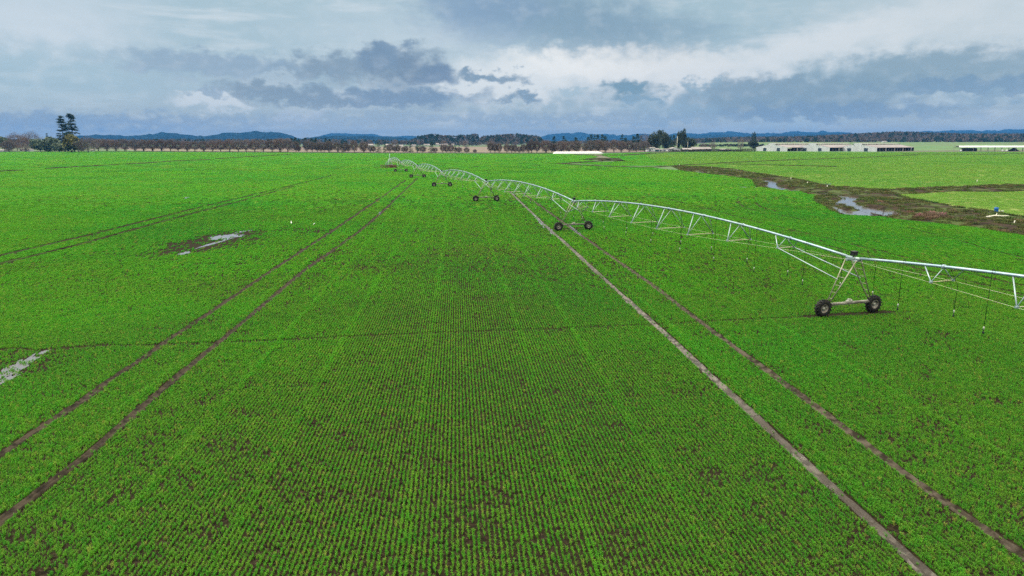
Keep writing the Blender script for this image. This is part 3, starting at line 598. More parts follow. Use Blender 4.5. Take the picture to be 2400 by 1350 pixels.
ME_T, ME_R, ME_H = tyre_mesh(), rim_mesh(), hub_mesh()
for k in range(6):
    frame(TP[k], TP[k+2] if k < 5 else TP[k+2]); off = TP[k+1] - TB; wr = math.atan2(DIR[1], DIR[0]) - math.atan2(DIR0[1], DIR0[0])
    def shift(b): b.v = [tuple(np.array(v) + off) for v in b.v]; return b
    b = MB(); b.box(UP*.78, (3.46, .16, .16), axes=np.array([NRM, DIR, UP]))
    for sg in (-1, 1):
        b.box(NRM*sg*1.76 + UP*.74, (.34, .24, .30), axes=np.array([NRM, DIR, UP])); b.tube([NRM*sg*1.76 + UP*.74 - DIR*0, NRM*sg*1.88 + UP*.6], .10, 8)
        b.tube([NRM*sg*2.04 + UP*.55 - DIR*.2, NRM*sg*2.04 + UP*.55 + DIR*.12], .06, 8); b.box(NRM*sg*1.92 + UP*.62 - DIR*.19, (.3, .08, .2), axes=np.array([NRM, DIR, UP]))
    b.tube([lw(.11, -1.6, .80), lw(.11, 1.6, .80)], .025, 6)
    tw = shift(b).build('drive_tower', M['beam'], root)
    for sg in (-1, 1):
        b = MB()
        for sl_ in (-1, 1): b.tube([lw(sl_*.45, sg*.2, PH-.1), lw(sl_*.30, sg*.9, 2.3), lw(sl_*.10, sg*1.70, .85)], .042, 5)
        for t_ in (.22, .4, .58, .74, .88):
            z = PH-.1 + (.85-PH+.1)*t_; n_ = .2 + 1.50*t_; sl_ = .45 - .35*t_; b.tube([lw(-sl_, sg*n_, z), lw(sl_, sg*n_, z)], .022, 5)
        shift(b).build('ladder_leg', M['leg'], tw)
    b = MB(); b.box(lw(0, 0, PH+.02), (.42, .5, .10), axes=np.array([NRM, DIR, UP])); b.tube([lw(-.55, 0, PH), lw(.55, 0, PH)], .115, 12)
    b.tube([lw(-.5, .16, PH-.1), lw(.5, .16, PH-.1)], .03, 6); b.tube([lw(-.5, -.16, PH-.1), lw(.5, -.16, PH-.1)], .03, 6); b.box(lw(-.3, 0, PH-.14), (.5, .08, .12), axes=np.array([NRM, DIR, UP])); b.box(lw(.3, 0, PH-.14), (.5, .08, .12), axes=np.array([NRM, DIR, UP]))
    shift(b).build('flex_joint', M['truss'], tw)
    b = MB(); b.box(lw(0, 0, PH+.30), (.32, .28, .24), axes=np.array([NRM, DIR, UP])); b.box(lw(0, 0, PH+.44), (.37, .32, .04), axes=np.array([NRM, DIR, UP])); b.tube([lw(0, 0, PH+.05), lw(0, 0, PH+.3)], .04, 6); b.box(lw(.17, 0, PH+.3), (.2, .05, .14), axes=np.array([NRM, DIR, UP]))
    shift(b).build('control_box', M['black'], tw)
    b = MB(); b.lathe([(-.24, 0), (-.24, .09), (.0, .10), (.02, .14), (.16, .14), (.2, .06), (.2, 0)], NRM, lw(0, .02, .88), 12); b.box(lw(0, -.02, .98), (.16, .16, .14), axes=np.array([NRM, DIR, UP]))
    shift(b).build('drive_motor', M['motor'], tw)
    for sg in (-1, 1):
        hb = mobj('wheel', ME_H, root, tuple(off + NRM*sg*2.04 + UP*.57), wr); mobj('tyre', ME_T, hb, rz=0); mobj('rim', ME_R, hb)
# pivot point at the far end
po = TP[7] - TB
b = MB(); ax = np.array([NRM, DIR, UP])
for sg in (-1, 1):
    for z in (.25, 1.0): b.box(po + NRM*-.6 + DIR*sg*2.2 + UP*z, (6.4, .2, .2), axes=ax)
for i in range(7):
    for sg in (-1, 1): b.box(po + NRM*(-3.8 + i*1.066) + DIR*sg*2.2 + UP*.62, (.16, .16, .95), axes=ax)
for n_ in (-3.8, 2.6):
    for z in (.25, 1.0): b.box(po + NRM*n_ + UP*z, (.2, 4.6, .2), axes=ax)
b.box(po + NRM*1.2 + UP*.6, (2.6, 3.6, .7), axes=ax)
pb = b.build('pivot_base', M['rust'], root)
b = MB()
for a_, c_ in ((-1, -1), (-1, 1), (1, -1), (1, 1)): b.tube([po + NRM*a_*1.3 + DIR*c_*1.3 + UP*.2, po + NRM*a_*.25 + DIR*c_*.25 + UP*3.9], .07, 5)
b.tube([po + UP*.2, po + UP*6.], .11, 8); b.tube([po + UP*3.75, po + DIR*.8 + UP*3.75], .09, 8)
for t_ in (.3, .6): b.tube([po + NRM*s_*(1.3-1.05*t_) + DIR*q_*(1.3-1.05*t_) + UP*(.2 + 3.7*t_) for s_, q_ in ((-1, -1), (1, -1), (1, 1), (-1, 1), (-1, -1))], .04, 4)
for i, n_ in enumerate((-1.9, -1.4, -.9)): b.tube([po + NRM*n_ + UP*.3, po + NRM*n_ + UP*(2.0 + .5*i), po + NRM*(n_+.5) + UP*(2.2 + .5*i)], .07, 6)
b.build('pivot_mast', M['truss'], pb)

# ------------------------------------------------------------------ trees
def rvec(n, r): v = r.normal(0, 1, (n, 3)); return v/np.linalg.norm(v, axis=1)[:, None]
def slivers(C, D, ln, wd, r):
    n = len(C); s = np.cross(D, rvec(n, r)); s /= np.linalg.norm(s, axis=1)[:, None] + 1e-9
    return np.stack([C - s*wd[:, None]/2, C + s*wd[:, None]/2, C + D*ln[:, None]], 1)
def trunk(hh, r0, r, fork=2, split=.18, spread=.28, top=.7):
    b = MB()
    for i in range(fork):
        a = r.uniform(0, 6.28); x0 = .10*i*hh*(1 if fork > 1 else 0); p0 = np.array([x0 - .05*hh*(fork-1), 0, 0]); p1 = p0 + [r.normal(0, .02)*hh, 0, split*hh]
        b.tube([p0 - [0, 0, .1], p0 + [0, 0, .03*hh], p1], [r0*1.3, r0, r0*.9], 6)
        for j in range(5):
            a = j*1.256 + r.uniform(-.4, .4); q = p1 + np.array([math.cos(a)*spread*hh*.55, math.sin(a)*spread*hh*.55, r.uniform(.14, .24)*hh]); e = p1 + np.array([math.cos(a)*spread*hh, math.sin(a)*spread*hh, r.uniform(.4, top)*hh])
            b.tube([p1 - [0, 0, .02*hh], q, e], [r0*.45, r0*.25, r0*.06], 5, False)
    return b
def bare_tree(sd, hh=13., wd=11., base=.2, fork=1, n=3600, mat='twig'):
    r = np.random.RandomState(sd); tb = trunk(hh, .42, r, fork); u = rvec(n, r); rad = r.uniform(.25, 1., n)**.5
    cz = hh*(base + (1-base)*.47); lump = 1 + .16*np.sin(u[:, 0]*4 + sd)*np.cos(u[:, 1]*5 + sd*2) + .1*np.sin(u[:, 2]*7 + sd)
    C = u*rad[:, None]*lump[:, None]*np.array([wd/2, wd/2, hh*(1-base)*.5]); C[:, 2] += cz
    D = u*.6 + np.array([0, 0, .75]) + rvec(n, r)*.5; D /= np.linalg.norm(D, axis=1)[:, None]
    b = MB(); b.tris(slivers(C, D, r.uniform(.9, 2.2, n), r.uniform(.07, .2, n), r)); return tb.mesh('trunk', M['bark']), b.mesh('crown', M[mat])
def leafy(sd, hh, wd, base=.06, n=1500, mat='green', lumps=14, trunk_r=.3):
    r = np.random.RandomState(sd); tb = trunk(hh, trunk_r, r, 1, max(.08, base)); L = rvec(lumps, r)*r.uniform(.35, .75, (lumps, 1)); lr = r.uniform(.28, .5, lumps)
    i = r.randint(0, lumps, n); u = rvec(n, r); Q = L[i] + u*(lr[i]*r.uniform(.6, 1., n))[:, None]
    C = Q*np.array([wd/2, wd/2, hh*(1-base)/2]); C[:, 2] += hh*(base + (1-base)/2); C[:, 2] = np.clip(C[:, 2], .1, hh*1.05)
    b = MB(); D = u*.7 + rvec(n, r)*.7; D /= np.linalg.norm(D, axis=1)[:, None]; b.tris(slivers(C, D, r.uniform(.5, 1.1, n)*wd*.09, r.uniform(.4, .9, n)*wd*.09, r)); return tb.mesh('trunk', M['bark']), b.mesh('crown', M[mat])
def conifer(sd, hh, wd, base=.12, n=1100, mat='conifer', ragged=.4, whorls=16, crooked=0.):
    r = np.random.RandomState(sd); b0 = MB(); b0.tube([(0, 0, -.1), (crooked*.3, 0, hh*.4), (0, 0, hh*.97)], [hh*.016+.08, hh*.011+.04, .03], 7)
    V = []; per = max(3, n//(whorls*7))
    for k in range(whorls):
        t = (k + r.uniform(0, .8))/whorls; z = hh*(base + (1-base)*t); Rr = wd/2*(1 - t)**.8*(1 if t > .12 else .75)
        for j in range(7):
            if r.rand() < ragged*.55: continue
            a = r.uniform(0, 6.28); L = Rr*r.uniform(1-ragged, 1.1) + .03*hh*(1-t); d = np.array([math.cos(a), math.sin(a), -.22 + .35*t])
            if L > 1.: b0.tube([(0, 0, z), tuple(d*L*.8 + [0, 0, z])], [.05 + .006*hh*(1-t), .02], 4, False)
            q = r.uniform(.15, 1., per)**.7; C = d*q[:, None]*L + np.array([0, 0, z]) + r.normal(0, .045*hh*.5, (per, 3))*np.array([1, 1, .5])
            D = d + rvec(per, r)*.6; D[:, 2] -= .2; D /= np.linalg.norm(D, axis=1)[:, None]; V.append(slivers(C, D, r.uniform(.6, 1.3, per)*.06*hh, r.uniform(.3, .6, per)*.05*hh, r))
    V.append(slivers(np.tile([[0, 0, hh*.95]], (14, 1)) + r.normal(0, .008*hh, (14, 3)), np.tile([[0, 0, 1.]], (14, 1)), r.uniform(.02, .05, 14)*hh, np.full(14, .02*hh), r))
    b = MB(); b.tris(np.concatenate(V)); return b0.mesh('trunk', M['bark']), b.mesh('crown', M[mat])
def plant(name, me, X, Y, label, cat='tree', group=None, rz=0., sc=1., z=0., sx=1.):
    o = empty(name, (X, Y, z), label, cat, group, rz); o.scale = (sc*sx, sc*sx, sc); mobj('trunk', me[0], o); mobj('crown', me[1], o); return o
def edge_y(px): return float(np.interp(px, [q[0] for q in FAR_EDGE] + [1420, 1520], [q[1] for q in FAR_EDGE] + [357.6, 356.4])) - .6

# the long row of bare trees: (px of trunk, px height of top, fork)
ROW = [(231, 326, 1), (251, 327, 2), (272, 328, 2), (294, 327, 2), (317, 327, 2), (337, 328, 2), (358, 328, 2), (379, 327, 2), (400, 327, 1), (418, 331, 1), (439, 331, 2), (457, 331, 1), (478, 331, 2), (498, 331, 1), (518, 330, 1), (538, 328, 1), (559, 331, 1), (577, 328, 1),
       (597, 329, 1), (617, 328, 1), (638, 328, 1), (657, 325, 2), (675, 325, 1), (694, 331, 1), (700, 341, 1), (720, 330, 1), (732, 332, 1), (744, 334, 1), (752, 333, 1), (760, 334, 1), (772, 332, 2), (792, 333, 2), (810, 334, 1), (816, 337, 1), (830, 330, 1), (853, 333, 2), (868, 342, 1), (875, 341, 1),
       (914, 337, 1), (926, 342, 1), (933, 340, 1), (945, 344, 1), (952, 342, 1), (991, 342, 1), (1020, 346, 1), (1038, 339, 1), (1047, 341, 1), (1057, 339, 1), (1076, 345, 1), (1094, 346, 1), (1113, 350, 1),
       (1150, 333, 1), (1160, 336, 1), (1170, 336, 1), (1188, 337, 1), (1199, 338, 1), (1207, 339, 1), (1217, 344, 1), (1226, 338, 1), (1238, 336, 1), (1246, 328, 1), (1258, 330, 1), (1279, 329, 2), (1294, 336, 1), (1301, 336, 1), (1315, 331, 2), (1333, 332, 2), (1351, 331, 2), (1372, 336, 1), (1385, 330, 2), (1402, 329, 2),
       (1419, 332, 2), (1439, 329, 1), (1456, 331, 2), (1475, 332, 2), (1492, 334, 1), (1511, 332, 1)]
BT = {1: [bare_tree(200+i, 13, 11, .19, 1, mat=m) for i, m in enumerate(('twig', 'twig', 'twigred', 'twig', 'twiggrey'))], 2: [bare_tree(220+i, 13, 12, .19, 2, 4200, m) for i, m in enumerate(('twig', 'twig', 'twigred'))]}
ANCH = [(185, 'the two tall firs'), (804, 'the narrow evergreen standing in the row'), (895, 'the pair of dark evergreens in the row'), (979, 'the dark round evergreen in the row'), (1011, 'the broadest evergreen in the row'), (1067, 'the lone small evergreen in the row'), (1130, 'the wide gap in the row'), (1295, 'the left end of the plastic cover'), (1414, 'the right end of the plastic cover'), (1515, 'the white farmhouse')]
cnt = {}
byd = sorted(ROW, key=lambda t: min(abs(t[0]-a) for a, _ in ANCH))
names = {}
for px, ty, fk in byd:
    a, nm = min(ANCH, key=lambda q: abs(q[0]-px)); sd_ = 'right' if px > a else 'left'; key = (nm, sd_); cnt[key] = cnt.get(key, 0) + 1; names[px] = (cnt[key], sd_, nm)
for i, (px, ty, fk) in enumerate(ROW):
    by = edge_y(px); X, Y = g(px, by); hh = zat(ty, Y); k, sd_, nm = names[px]
    gap = min(abs(px-q[0]) for q in ROW if q[0] != px)*Y/F*CP; wd = min(max(gap*1.45, hh*.66), hh*1.05) if fk == 1 else hh*.95
    me = BT[fk][RS.randint(len(BT[fk]))]; sc = hh/13; sh = 'small sparse' if ty > 343 else 'twin stemmed' if fk == 2 else 'tall' if ty < 329 else 'round crowned'
    plant('bare_tree', me, X, Y, '%s bare tree, %s to the %s of %s' % (sh, ORD[k] if k < 21 else 'number %d' % k, sd_, nm.replace(' standing in the row', '').replace(' in the row', '')), group='bare trees in the long row at the far edge of the wheat', rz=random.uniform(-.3, .3) if fk == 2 else random.uniform(0, 6.28), sc=sc, sx=wd/(11 if fk == 1 else 12)/sc)
EVR = [(804, 335, 9, 'narrow dark evergreen standing in the row of bare trees, left of centre'), (887, 333, 17, 'broad dark evergreen, left one of a pair in the tree row'), (903, 337, 12, 'dark evergreen, right one of a pair in the tree row'), (963, 336, 13, 'pointed evergreen left of the dark round evergreen in the row'), (979, 337, 15, 'dark round evergreen in the row, left of the broadest one'), (1011, 334, 19, 'broadest evergreen in the tree row, just left of the wide gap'), (1067, 341, 12, 'lone small dark evergreen left of the tiny bare trees')]
for i, (px, ty, wpx, lb) in enumerate(EVR):
    X, Y = g(px, edge_y(px)); hh = zat(ty, Y); wd = wpx*Y*CP/F
    plant('evergreen_tree', conifer(300+i, hh, wd*1.1, .13, 1500, 'conifer', .15, 14) if i not in (4, 6) else leafy(300+i, hh, wd, .12, 900, 'conifer'), X, Y, lb, group='evergreens in the tree row')
# left cluster
LC = [(8, 318, 26, 'leafy', 'green', 'dark green tree cut by the left edge of the picture', 350), (41, 309, 38, 'bare', 'twigred', 'tall reddish bare tree near the left edge', 349), (77, 307, 40, 'bare', 'twig', 'tall bare tree with a dark top left of the green bushes', 348),
      (60, 322, 40, 'bare', 'twigred', 'low reddish bare tree behind the white sheds', 350), (95, 324, 36, 'leafy', 'green', 'grey green bushy tree, left of two', 350.5), (122, 320, 44, 'leafy', 'green', 'grey green bushy tree, right of two', 350.5), (115, 312, 12, 'con', 'fir', 'small pointed fir top behind the grey green trees', 347),
      (163, 318, 46, 'leafy', 'olive', 'olive brown rounded tree under the two tall firs', 352), (186, 325, 30, 'leafy', 'green', 'dull green shrub tree right of the olive tree', 351.5), (207, 321, 44, 'bare', 'twig', 'wide bare tree right of the two tall firs', 352), (140, 333, 26, 'leafy', 'green', 'low dark bush left of the olive tree', 351.5), (22, 330, 26, 'bare', 'twig', 'grey bare tree beside the dark tree at the left edge', 351)]
for i, (px, ty, wpx, ki, mt, lb, by) in enumerate(LC):
    X, Y = g(px, by + 5.2); hh = zat(ty, Y); wd = wpx*Y*CP/F
    me = bare_tree(400+i, hh, wd*1.15, .1, 1, 5200, mt) if ki == 'bare' else leafy(400+i, hh, wd*1.2, .02, 2600, mt) if ki == 'leafy' else conifer(400+i, hh, wd, .1, 700, mt)
    plant({'bare': 'bare_tree', 'leafy': 'bushy_tree', 'con': 'fir_tree'}[ki], me, X, Y, lb)
for px, ty, wpx, lb, sd, base, cr_ in ((153, 272, 26, 'tall ragged fir, left one of a close pair', 501, .20, -1.), (175, 265, 36, 'tallest ragged fir with a bare lower trunk, right one of a close pair', 507, .40, .9)):
    X, Y = g(px, 356); hh = zat(ty, Y); plant('fir_tree', conifer(sd, hh, wpx*Y*CP/F*1.05, base, 2000, 'fir', .6, 15, cr_), X, Y, lb, group='pair of tall firs')

# conifers and other trees standing behind the row (px, top, width, base y, kind)
BK = [(684, 323, 12, 'c'), (694, 322, 12, 'c'), (701, 325, 10, 'c'), (717, 322, 12, 'c'), (731, 323, 12, 'c'), (741, 323, 11, 'c'), (765, 324, 13, 'c'), (774, 325, 11, 'c'), (1152, 327, 17, 'g'), (1298, 319, 11, 'c'), (1321, 319, 14, 'c'), (1349, 321, 12, 'c'),
      (1378, 320, 12, 'c'), (1385, 315, 12, 'c'), (1393, 315, 12, 'c'), (1400, 314, 11, 'c'), (1411, 314, 13, 'c'), (1418, 318, 12, 'c'), (1457, 315, 14, 'c'), (1465, 322, 12, 'c'), (1484, 318, 13, 'c'), (1493, 313, 15, 'c'), (1502, 318, 12, 'c'), (1508, 311, 22, 'b'), (1517, 313, 20, 'b'),
      (1527, 319, 22, 'e'), (1536, 312, 20, 'e'), (1546, 307, 22, 'e'), (1556, 310, 18, 'e'), (1563, 322, 20, 'e'), (1571, 318, 11, 'c'), (1578, 315, 12, 'c'), (1591, 308, 15, 'e'), (1600, 307, 14, 'e'), (1607, 320, 18, 'e'), (1620, 325, 22, 'e'), (1765, 308, 10, 'p'), (1765, 331, 22, 'e'), (1735, 322, 16, 'b'), (1648, 336, 16, 'g'), (1668, 335, 18, 'b'), (925, 328, 20, 'b'), (1040, 327, 22, 'b'), (1092, 328, 16, 'b')]
KN = {'c': ('conifer_tree', 'dark pointed conifer'), 'e': ('eucalyptus_tree', 'ragged tall grey green tree'), 'b': ('bare_tree', 'pale leafless tree'), 'g': ('bare_tree', 'pale round leafless tree'), 'p': ('poplar_tree', 'narrow upright poplar')}
PL = [(684, 'the gap above the left tree row'), (741, 'the middle of the left tree row'), (1040, 'the far white houses'), (1152, 'the wide gap in the tree row'), (1320, 'the left half of the white plastic cover'), (1400, 'the right half of the white plastic cover'), (1465, 'the right end of the bare tree row'), (1493, 'the last two bare trees'), (1525, 'the white farmhouse'), (1552, 'the small white sheds'), (1575, 'the gabled white shed'), (1600, 'the pale utility pole'), (1640, 'the pink roofed shed'), (1740, 'the three white barns')]
CON = [conifer(600+i, 16, 8, .05, 2200, 'conifer', .18, 14) for i in range(4)]; EUC = [leafy(620+i, 22, 15, .06, 3000, 'eucalypt', 22) for i in range(4)]
seen = {}
for i, (px, ty, wpx, ki) in enumerate(BK):
    D = 885 + (i*37 % 60) if px > 1480 else 930 + (i*53 % 260)
    if px in (1765,): D = 1020
    X = xat(px, D); hh = zat(ty, D); wd = wpx*D*CP/F; me = {'c': CON[i % 4], 'e': EUC[i % 4]}.get(ki)
    if ki in 'bg': me = bare_tree(640+i, hh, wd, .1, 1, 1300, 'twiggrey')
    if ki == 'p': me = bare_tree(640+i, hh*1.03, wd*1.1, .06, 1, 3200, 'fir')
    nm, ds = KN[ki]; pl = min(PL, key=lambda q: abs(q[0]-px))[1]; key = (ki, pl); seen[key] = seen.get(key, 0) + 1
    lb = '%s behind %s' % (ds, pl) if ki == 'p' else '%s behind %s, %s such from left' % (ds, pl, ORD[seen[key]])
    o = plant(nm, me, X, D, lb, group='trees behind the tree row and farm', rz=random.uniform(0, 6.28))
    if ki in 'ce': o.scale = (wd/(6 if ki == 'c' else 12), wd/(6 if ki == 'c' else 12), hh/(16 if ki == 'c' else 20))

# ------------------------------------------------------------------ far woods, hills
def forest(name, prof, D0, D1, base, n, label, brown=.5, seed=1, wpx=9, hpx=9):
    r = np.random.RandomState(seed); b = MB(); px = np.array([p[0] for p in prof]); ty = np.array([p[1] for p in prof]); V = []; mi = []
    for _ in range(n):
        x = r.uniform(px[0], px[-1]); f_ = r.rand()**1.4; D = D0 + (D1-D0)*f_; top = np.interp(x, px, ty); bs = base + (top + 3 - base)*f_
        t_ = min(bs - 2.5, max(top, bs - hpx*r.uniform(.7, 1.3))) + r.uniform(-.3, 1.2)
        zt, zb = zat(t_, D), zat(bs, D) - 1; X = xat(x, D, (zt+zb)/2); wd = wpx*D/F*r.uniform(.6, 1.2); br = r.rand() < brown; k = 46
        u = rvec(k, r); rad = r.uniform(.5, 1, k); C = u*rad[:, None]*np.array([wd/2, wd/2, (zt-zb)/2]) + [X, D, (zt+zb)/2]
        if not br:
            h_ = np.clip((C[:, 2]-zb)/(zt-zb), 0, 1); C[:, 0] = X + (C[:, 0]-X)*(1.25 - h_*.95); C[:, 1] = D + (C[:, 1]-D)*(1.25 - h_*.95)
        Dv = u*.5 + [0, 0, .8]; Dv /= np.linalg.norm(Dv, axis=1)[:, None]; V.append(slivers(C, Dv, np.full(k, (zt-zb)*.28), np.full(k, wd*(.14 if br else .26)), r)); mi += [1 if br else 0]*k
    b.tris(np.concatenate(V)); o = b.build(name, [M['fir'], M['twig']]); o.data.polygons.foreach_set('material_index', mi); return tag(o, label, 'woodland', kind='stuff')
forest('woodland', [(966, 327), (978, 319), (992, 317), (1004, 315), (1015, 312), (1030, 316), (1050, 317), (1068, 317), (1080, 315), (1100, 316), (1112, 312), (1120, 314), (1124, 322)], 1900, 2200, 341.5, 330, 'dark wood rising behind the far white houses', .3, 1)
forest('woodland', [(1126, 322), (1135, 318), (1160, 316), (1190, 314), (1206, 312), (1225, 315), (1250, 317), (1264, 319), (1272, 328)], 1900, 2200, 337, 330, 'flat topped dark wood behind the wide gap in the tree row', .45, 2, 9, 10)
forest('woodland', [(1600, 327), (1640, 325), (1700, 322), (1760, 321), (1850, 320), (1905, 318), (1960, 316), (2000, 313), (2045, 311), (2080, 309), (2110, 308), (2160, 309.5), (2200, 311), (2260, 313), (2330, 313), (2400, 313), (2600, 311)], 1900, 2500, 334.8, 2200, 'long brown and green wood along the foot of the right hills', .62, 3, 11, 10)
forest('woodland', [(330, 327), (400, 325), (480, 326), (600, 325), (700, 326), (850, 326), (960, 329), (1290, 331), (1400, 328), (1480, 328), (1600, 327)], 1700, 2300, 340, 900, 'low hazy belt of trees behind the bare tree row', .6, 4, 11, 8)
forest('woodland', [(-200, 325), (0, 325), (100, 322), (200, 325), (330, 327)], 1300, 1700, 345, 260, 'brown thicket behind the left cluster of trees', .7, 5, 12, 10)
forest('hedgerow', [(1640, 338), (1720, 337), (1790, 337)], 1180, 1230, 343, 70, 'dark hedge crossing the pale far field', .2, 6, 10, 4)
forest('hedgerow', [(400, 345), (560, 346), (640, 346)], 1150, 1250, 350, 70, 'low brown scrub behind the left tree row', .9, 7, 9, 4)
def ridge(prof, D, depth, label, rough=6., mat='hill', ns=60.):
    px = np.arange(prof[0][0], prof[-1][0], 3.); ty = np.interp(px, [p[0] for p in prof], [p[1] for p in prof]); k = np.ones(7)/7; ty[3:-3] = np.convolve(ty, k, 'valid')
    rows = np.linspace(-1, 1, 21); vs = []; fs = []; m = len(px)
    for j, t in enumerate(rows):
        Y = D + depth*t; h = np.maximum(np.array([zat(q, D) for q in ty]), 0)*np.cos(t*math.pi/2)**1.3; X = np.array([xat(q, D) for q in px])
        h = h*(1 + .22*(fbm(X, X*0+Y, 500, 3)-.5)*(abs(t) > .06)) + rough*(fbm(X, X*0+Y, ns, 4)-.5)*(h > 4)
        vs += list(zip(X, X*0+Y, h - (2 if abs(t) == 1 else 0)))
        if j: fs += [((j-1)*m+i, (j-1)*m+i+1, j*m+i+1, j*m+i) for i in range(m-1)]
    b = MB(); b.add(vs, fs, False); return tag(b.build('hills', M[mat]), label, 'hills', kind='structure')
ridge([(130, 334), (205, 326), (225, 321), (245, 316), (270, 316), (290, 321), (330, 319), (360, 316), (392, 311.5), (415, 313), (440, 319), (470, 321), (500, 319), (530, 314), (560, 313), (595, 310), (625, 312), (655, 313), (672, 320), (700, 326), (770, 334)], 6500, 900, 'blue forested hills behind the left tree row', 42)
ridge([(690, 334), (745, 321), (790, 320), (830, 319.5), (850, 319), (870, 321), (905, 321), (935, 323), (960, 326), (1000, 334)], 5600, 700, 'low blue hills left of the dark wood', 34)
ridge([(730, 328), (775, 314), (810, 313), (845, 315), (878, 314), (895, 320), (940, 320), (960, 318), (985, 321), (1030, 334)], 11500, 900, 'pale misty hills beyond the low blue hills', 20)
ridge([(1200, 334), (1270, 322), (1290, 315), (1320, 313), (1360, 313), (1385, 316), (1420, 315), (1450, 318), (1490, 315), (1560, 317), (1600, 312), (1650, 312), (1700, 309), (1740, 311), (1790, 313), (1820, 312), (1860, 310), (1940, 309), (1980, 312), (2040, 316), (2100, 313), (2180, 308), (2250, 306), (2300, 308), (2400, 304), (2600, 306), (2800, 334)], 11000, 1000, 'pale blue misty hills along the right horizon', 70, ns=160.)
ridge([(1560, 334), (1610, 321), (1650, 317), (1700, 316), (1745, 318), (1790, 319), (1830, 316), (1880, 315), (1950, 314), (2000, 317), (2060, 322), (2150, 318), (2240, 312), (2300, 311), (2360, 313), (2450, 309), (2600, 312), (2800, 334)], 8000, 900, 'darker blue hills in front of the pale right hills', 40, ns=90.)
ridge([(1590, 335), (1640, 327.5), (1700, 324.5), (1760, 323), (1850, 322), (1905, 320.5), (1960, 318.5), (2000, 315.5), (2045, 313.5), (2080, 311.5), (2110, 310.5), (2160, 312), (2200, 313), (2260, 315), (2330, 315), (2400, 315), (2700, 314), (3000, 334)], 2560, 420, 'wooded brown slope at the foot of the right hills', 3, 'hillbrown')
ridge([(-900, 330), (-500, 325), (0, 327), (130, 329), (260, 334)], 6000, 700, 'low blue hills at the left edge', 12)
# rising pale green field behind the barns and its wooded foot
b = MB(); px = np.linspace(1500, 3300, 40); vs = []; fs = []
ramp_y = [(930, 0.0), (1150, 3.0), (1400, 6.2), (1850, 10.4), (2600, 15.)]
for j, (Y, z) in enumerate(ramp_y):
    for q in px:
        k_ = np.clip((q-1560)/160, 0, 1); vs.append((xat(q, Y, z), Y, z*k_*k_*(3-2*k_) + .012))
    if j: fs += [((j-1)*40+i, (j-1)*40+i+1, j*40+i+1, j*40+i) for i in range(39)]
b.add(vs, fs, True); tag(b.build('far_field', M['farfield']), 'pale green field rising behind the white barns', 'field', kind='structure')

# ------------------------------------------------------------------ buildings
def house(name, px0, px1, py, eave, ridge_, label, D=None, wall='white', roof='whiteroof', depth=8., cat='building', gable=False, group=None):
    if D is None: X0, Y = g((px0+px1)/2, py); 
    else: Y = D
    z0 = zat(py, Y) if D and Y > 930 else 0.
    z0 = max(z0, 0.) if D else 0.
    X0, X1 = xat(px0, Y), xat(px1, Y); ze, zr = zat(eave, Y)-z0, zat(ridge_, Y)-z0; o = empty(name, ((X0+X1)/2, Y, z0), label, cat, group); w_ = (X1-X0)/2
    b = MB(); b.box((0, depth/2, ze/2), (2*w_, depth, ze))
    rb = MB(); ov = .4
    if gable:
        b.add([(-w_, 0, ze), (w_, 0, ze), (0, 0, zr), (-w_, depth, ze), (w_, depth, ze), (0, depth, zr)], [(0, 1, 2), (5, 4, 3)])
        for sg in (-1, 1): rb.add([(0, -ov, zr+.12), (sg*(w_+ov), -ov, ze-.1), (sg*(w_+ov), depth+ov, ze-.1), (0, depth+ov, zr+.12), (0, -ov, zr+.3), (sg*(w_+ov), -ov, ze+.08), (sg*(w_+ov), depth+ov, ze+.08), (0, depth+ov, zr+.3)], [(0, 1, 5, 4), (1, 2, 6, 5), (4, 5, 6, 7), (0, 3, 2, 1), (3, 7, 6, 2)])
    else:
        b.add([(-w_, 0, ze), (-w_, depth, ze), (-w_, depth/2, zr), (w_, 0, ze), (w_, depth, ze), (w_, depth/2, zr)], [(0, 2, 1), (3, 4, 5)])
        for y0 in (0, 1): 
            ya = -ov if y0 == 0 else depth+ov
            rb.add([(-w_-ov, ya, ze-.05), (w_+ov, ya, ze-.05), (w_+ov, depth/2, zr+.05), (-w_-ov, depth/2, zr+.05), (-w_-ov, ya, ze+.15), (w_+ov, ya, ze+.15), (w_+ov, depth/2, zr+.25), (-w_-ov, depth/2, zr+.25)], [(4, 5, 6, 7), (0, 1, 5, 4), (0, 4, 7, 3), (1, 2, 6, 5), (0, 3, 2, 1)])
    b.build('wall', M[wall], o); rb.build('roof', M[roof], o)
    n_ = max(1, int(w_*2/5)); d = MB(); d.box((-w_*.3, -.04, ze*.36), (1.1 + .1*w_, .1, ze*.72)); d.build('door', M['bluedoor'], o)
    for i in range(n_): d = MB(); d.box((w_*(.25 + .55*i/max(1, n_)), -.04, ze*.55), (min(1.2, w_*.3), .1, ze*.3)); d.build('window', M['dark'], o)
    return o
house('farmhouse', 1517, 1535, 355.6, 346.5, 345.5, 'white two storey farmhouse at the right end of the bare trees', depth=9)
house('shed', 1535.5, 1544, 355.3, 350.6, 348, 'small teal shed beside the white farmhouse', wall='teal', roof='pinkroof', depth=6)
house('shed', 1545, 1553.5, 355.2, 350.5, 349.5, 'low white shed right of the teal shed', depth=6)
house('shed', 1555.5, 1562, 355.2, 350.2, 349.3, 'tiny white shed left of the gabled white shed', depth=5)
house('shed', 1568, 1596, 355.0, 349.8, 345.8, 'gabled white farm shed beneath the tall ragged trees', depth=14, gable=True)
house('shed', 1601, 1622, 354.6, 350.8, 347.5, 'low shed with a pale grey roof beside the pink roofed shed', depth=12, wall='dark', roof='whiteroof')
house('shed', 1624, 1668, 354.4, 350., 345.3, 'long low shed with a weathered pink roof', depth=20, wall='dark', roof='pinkroof')
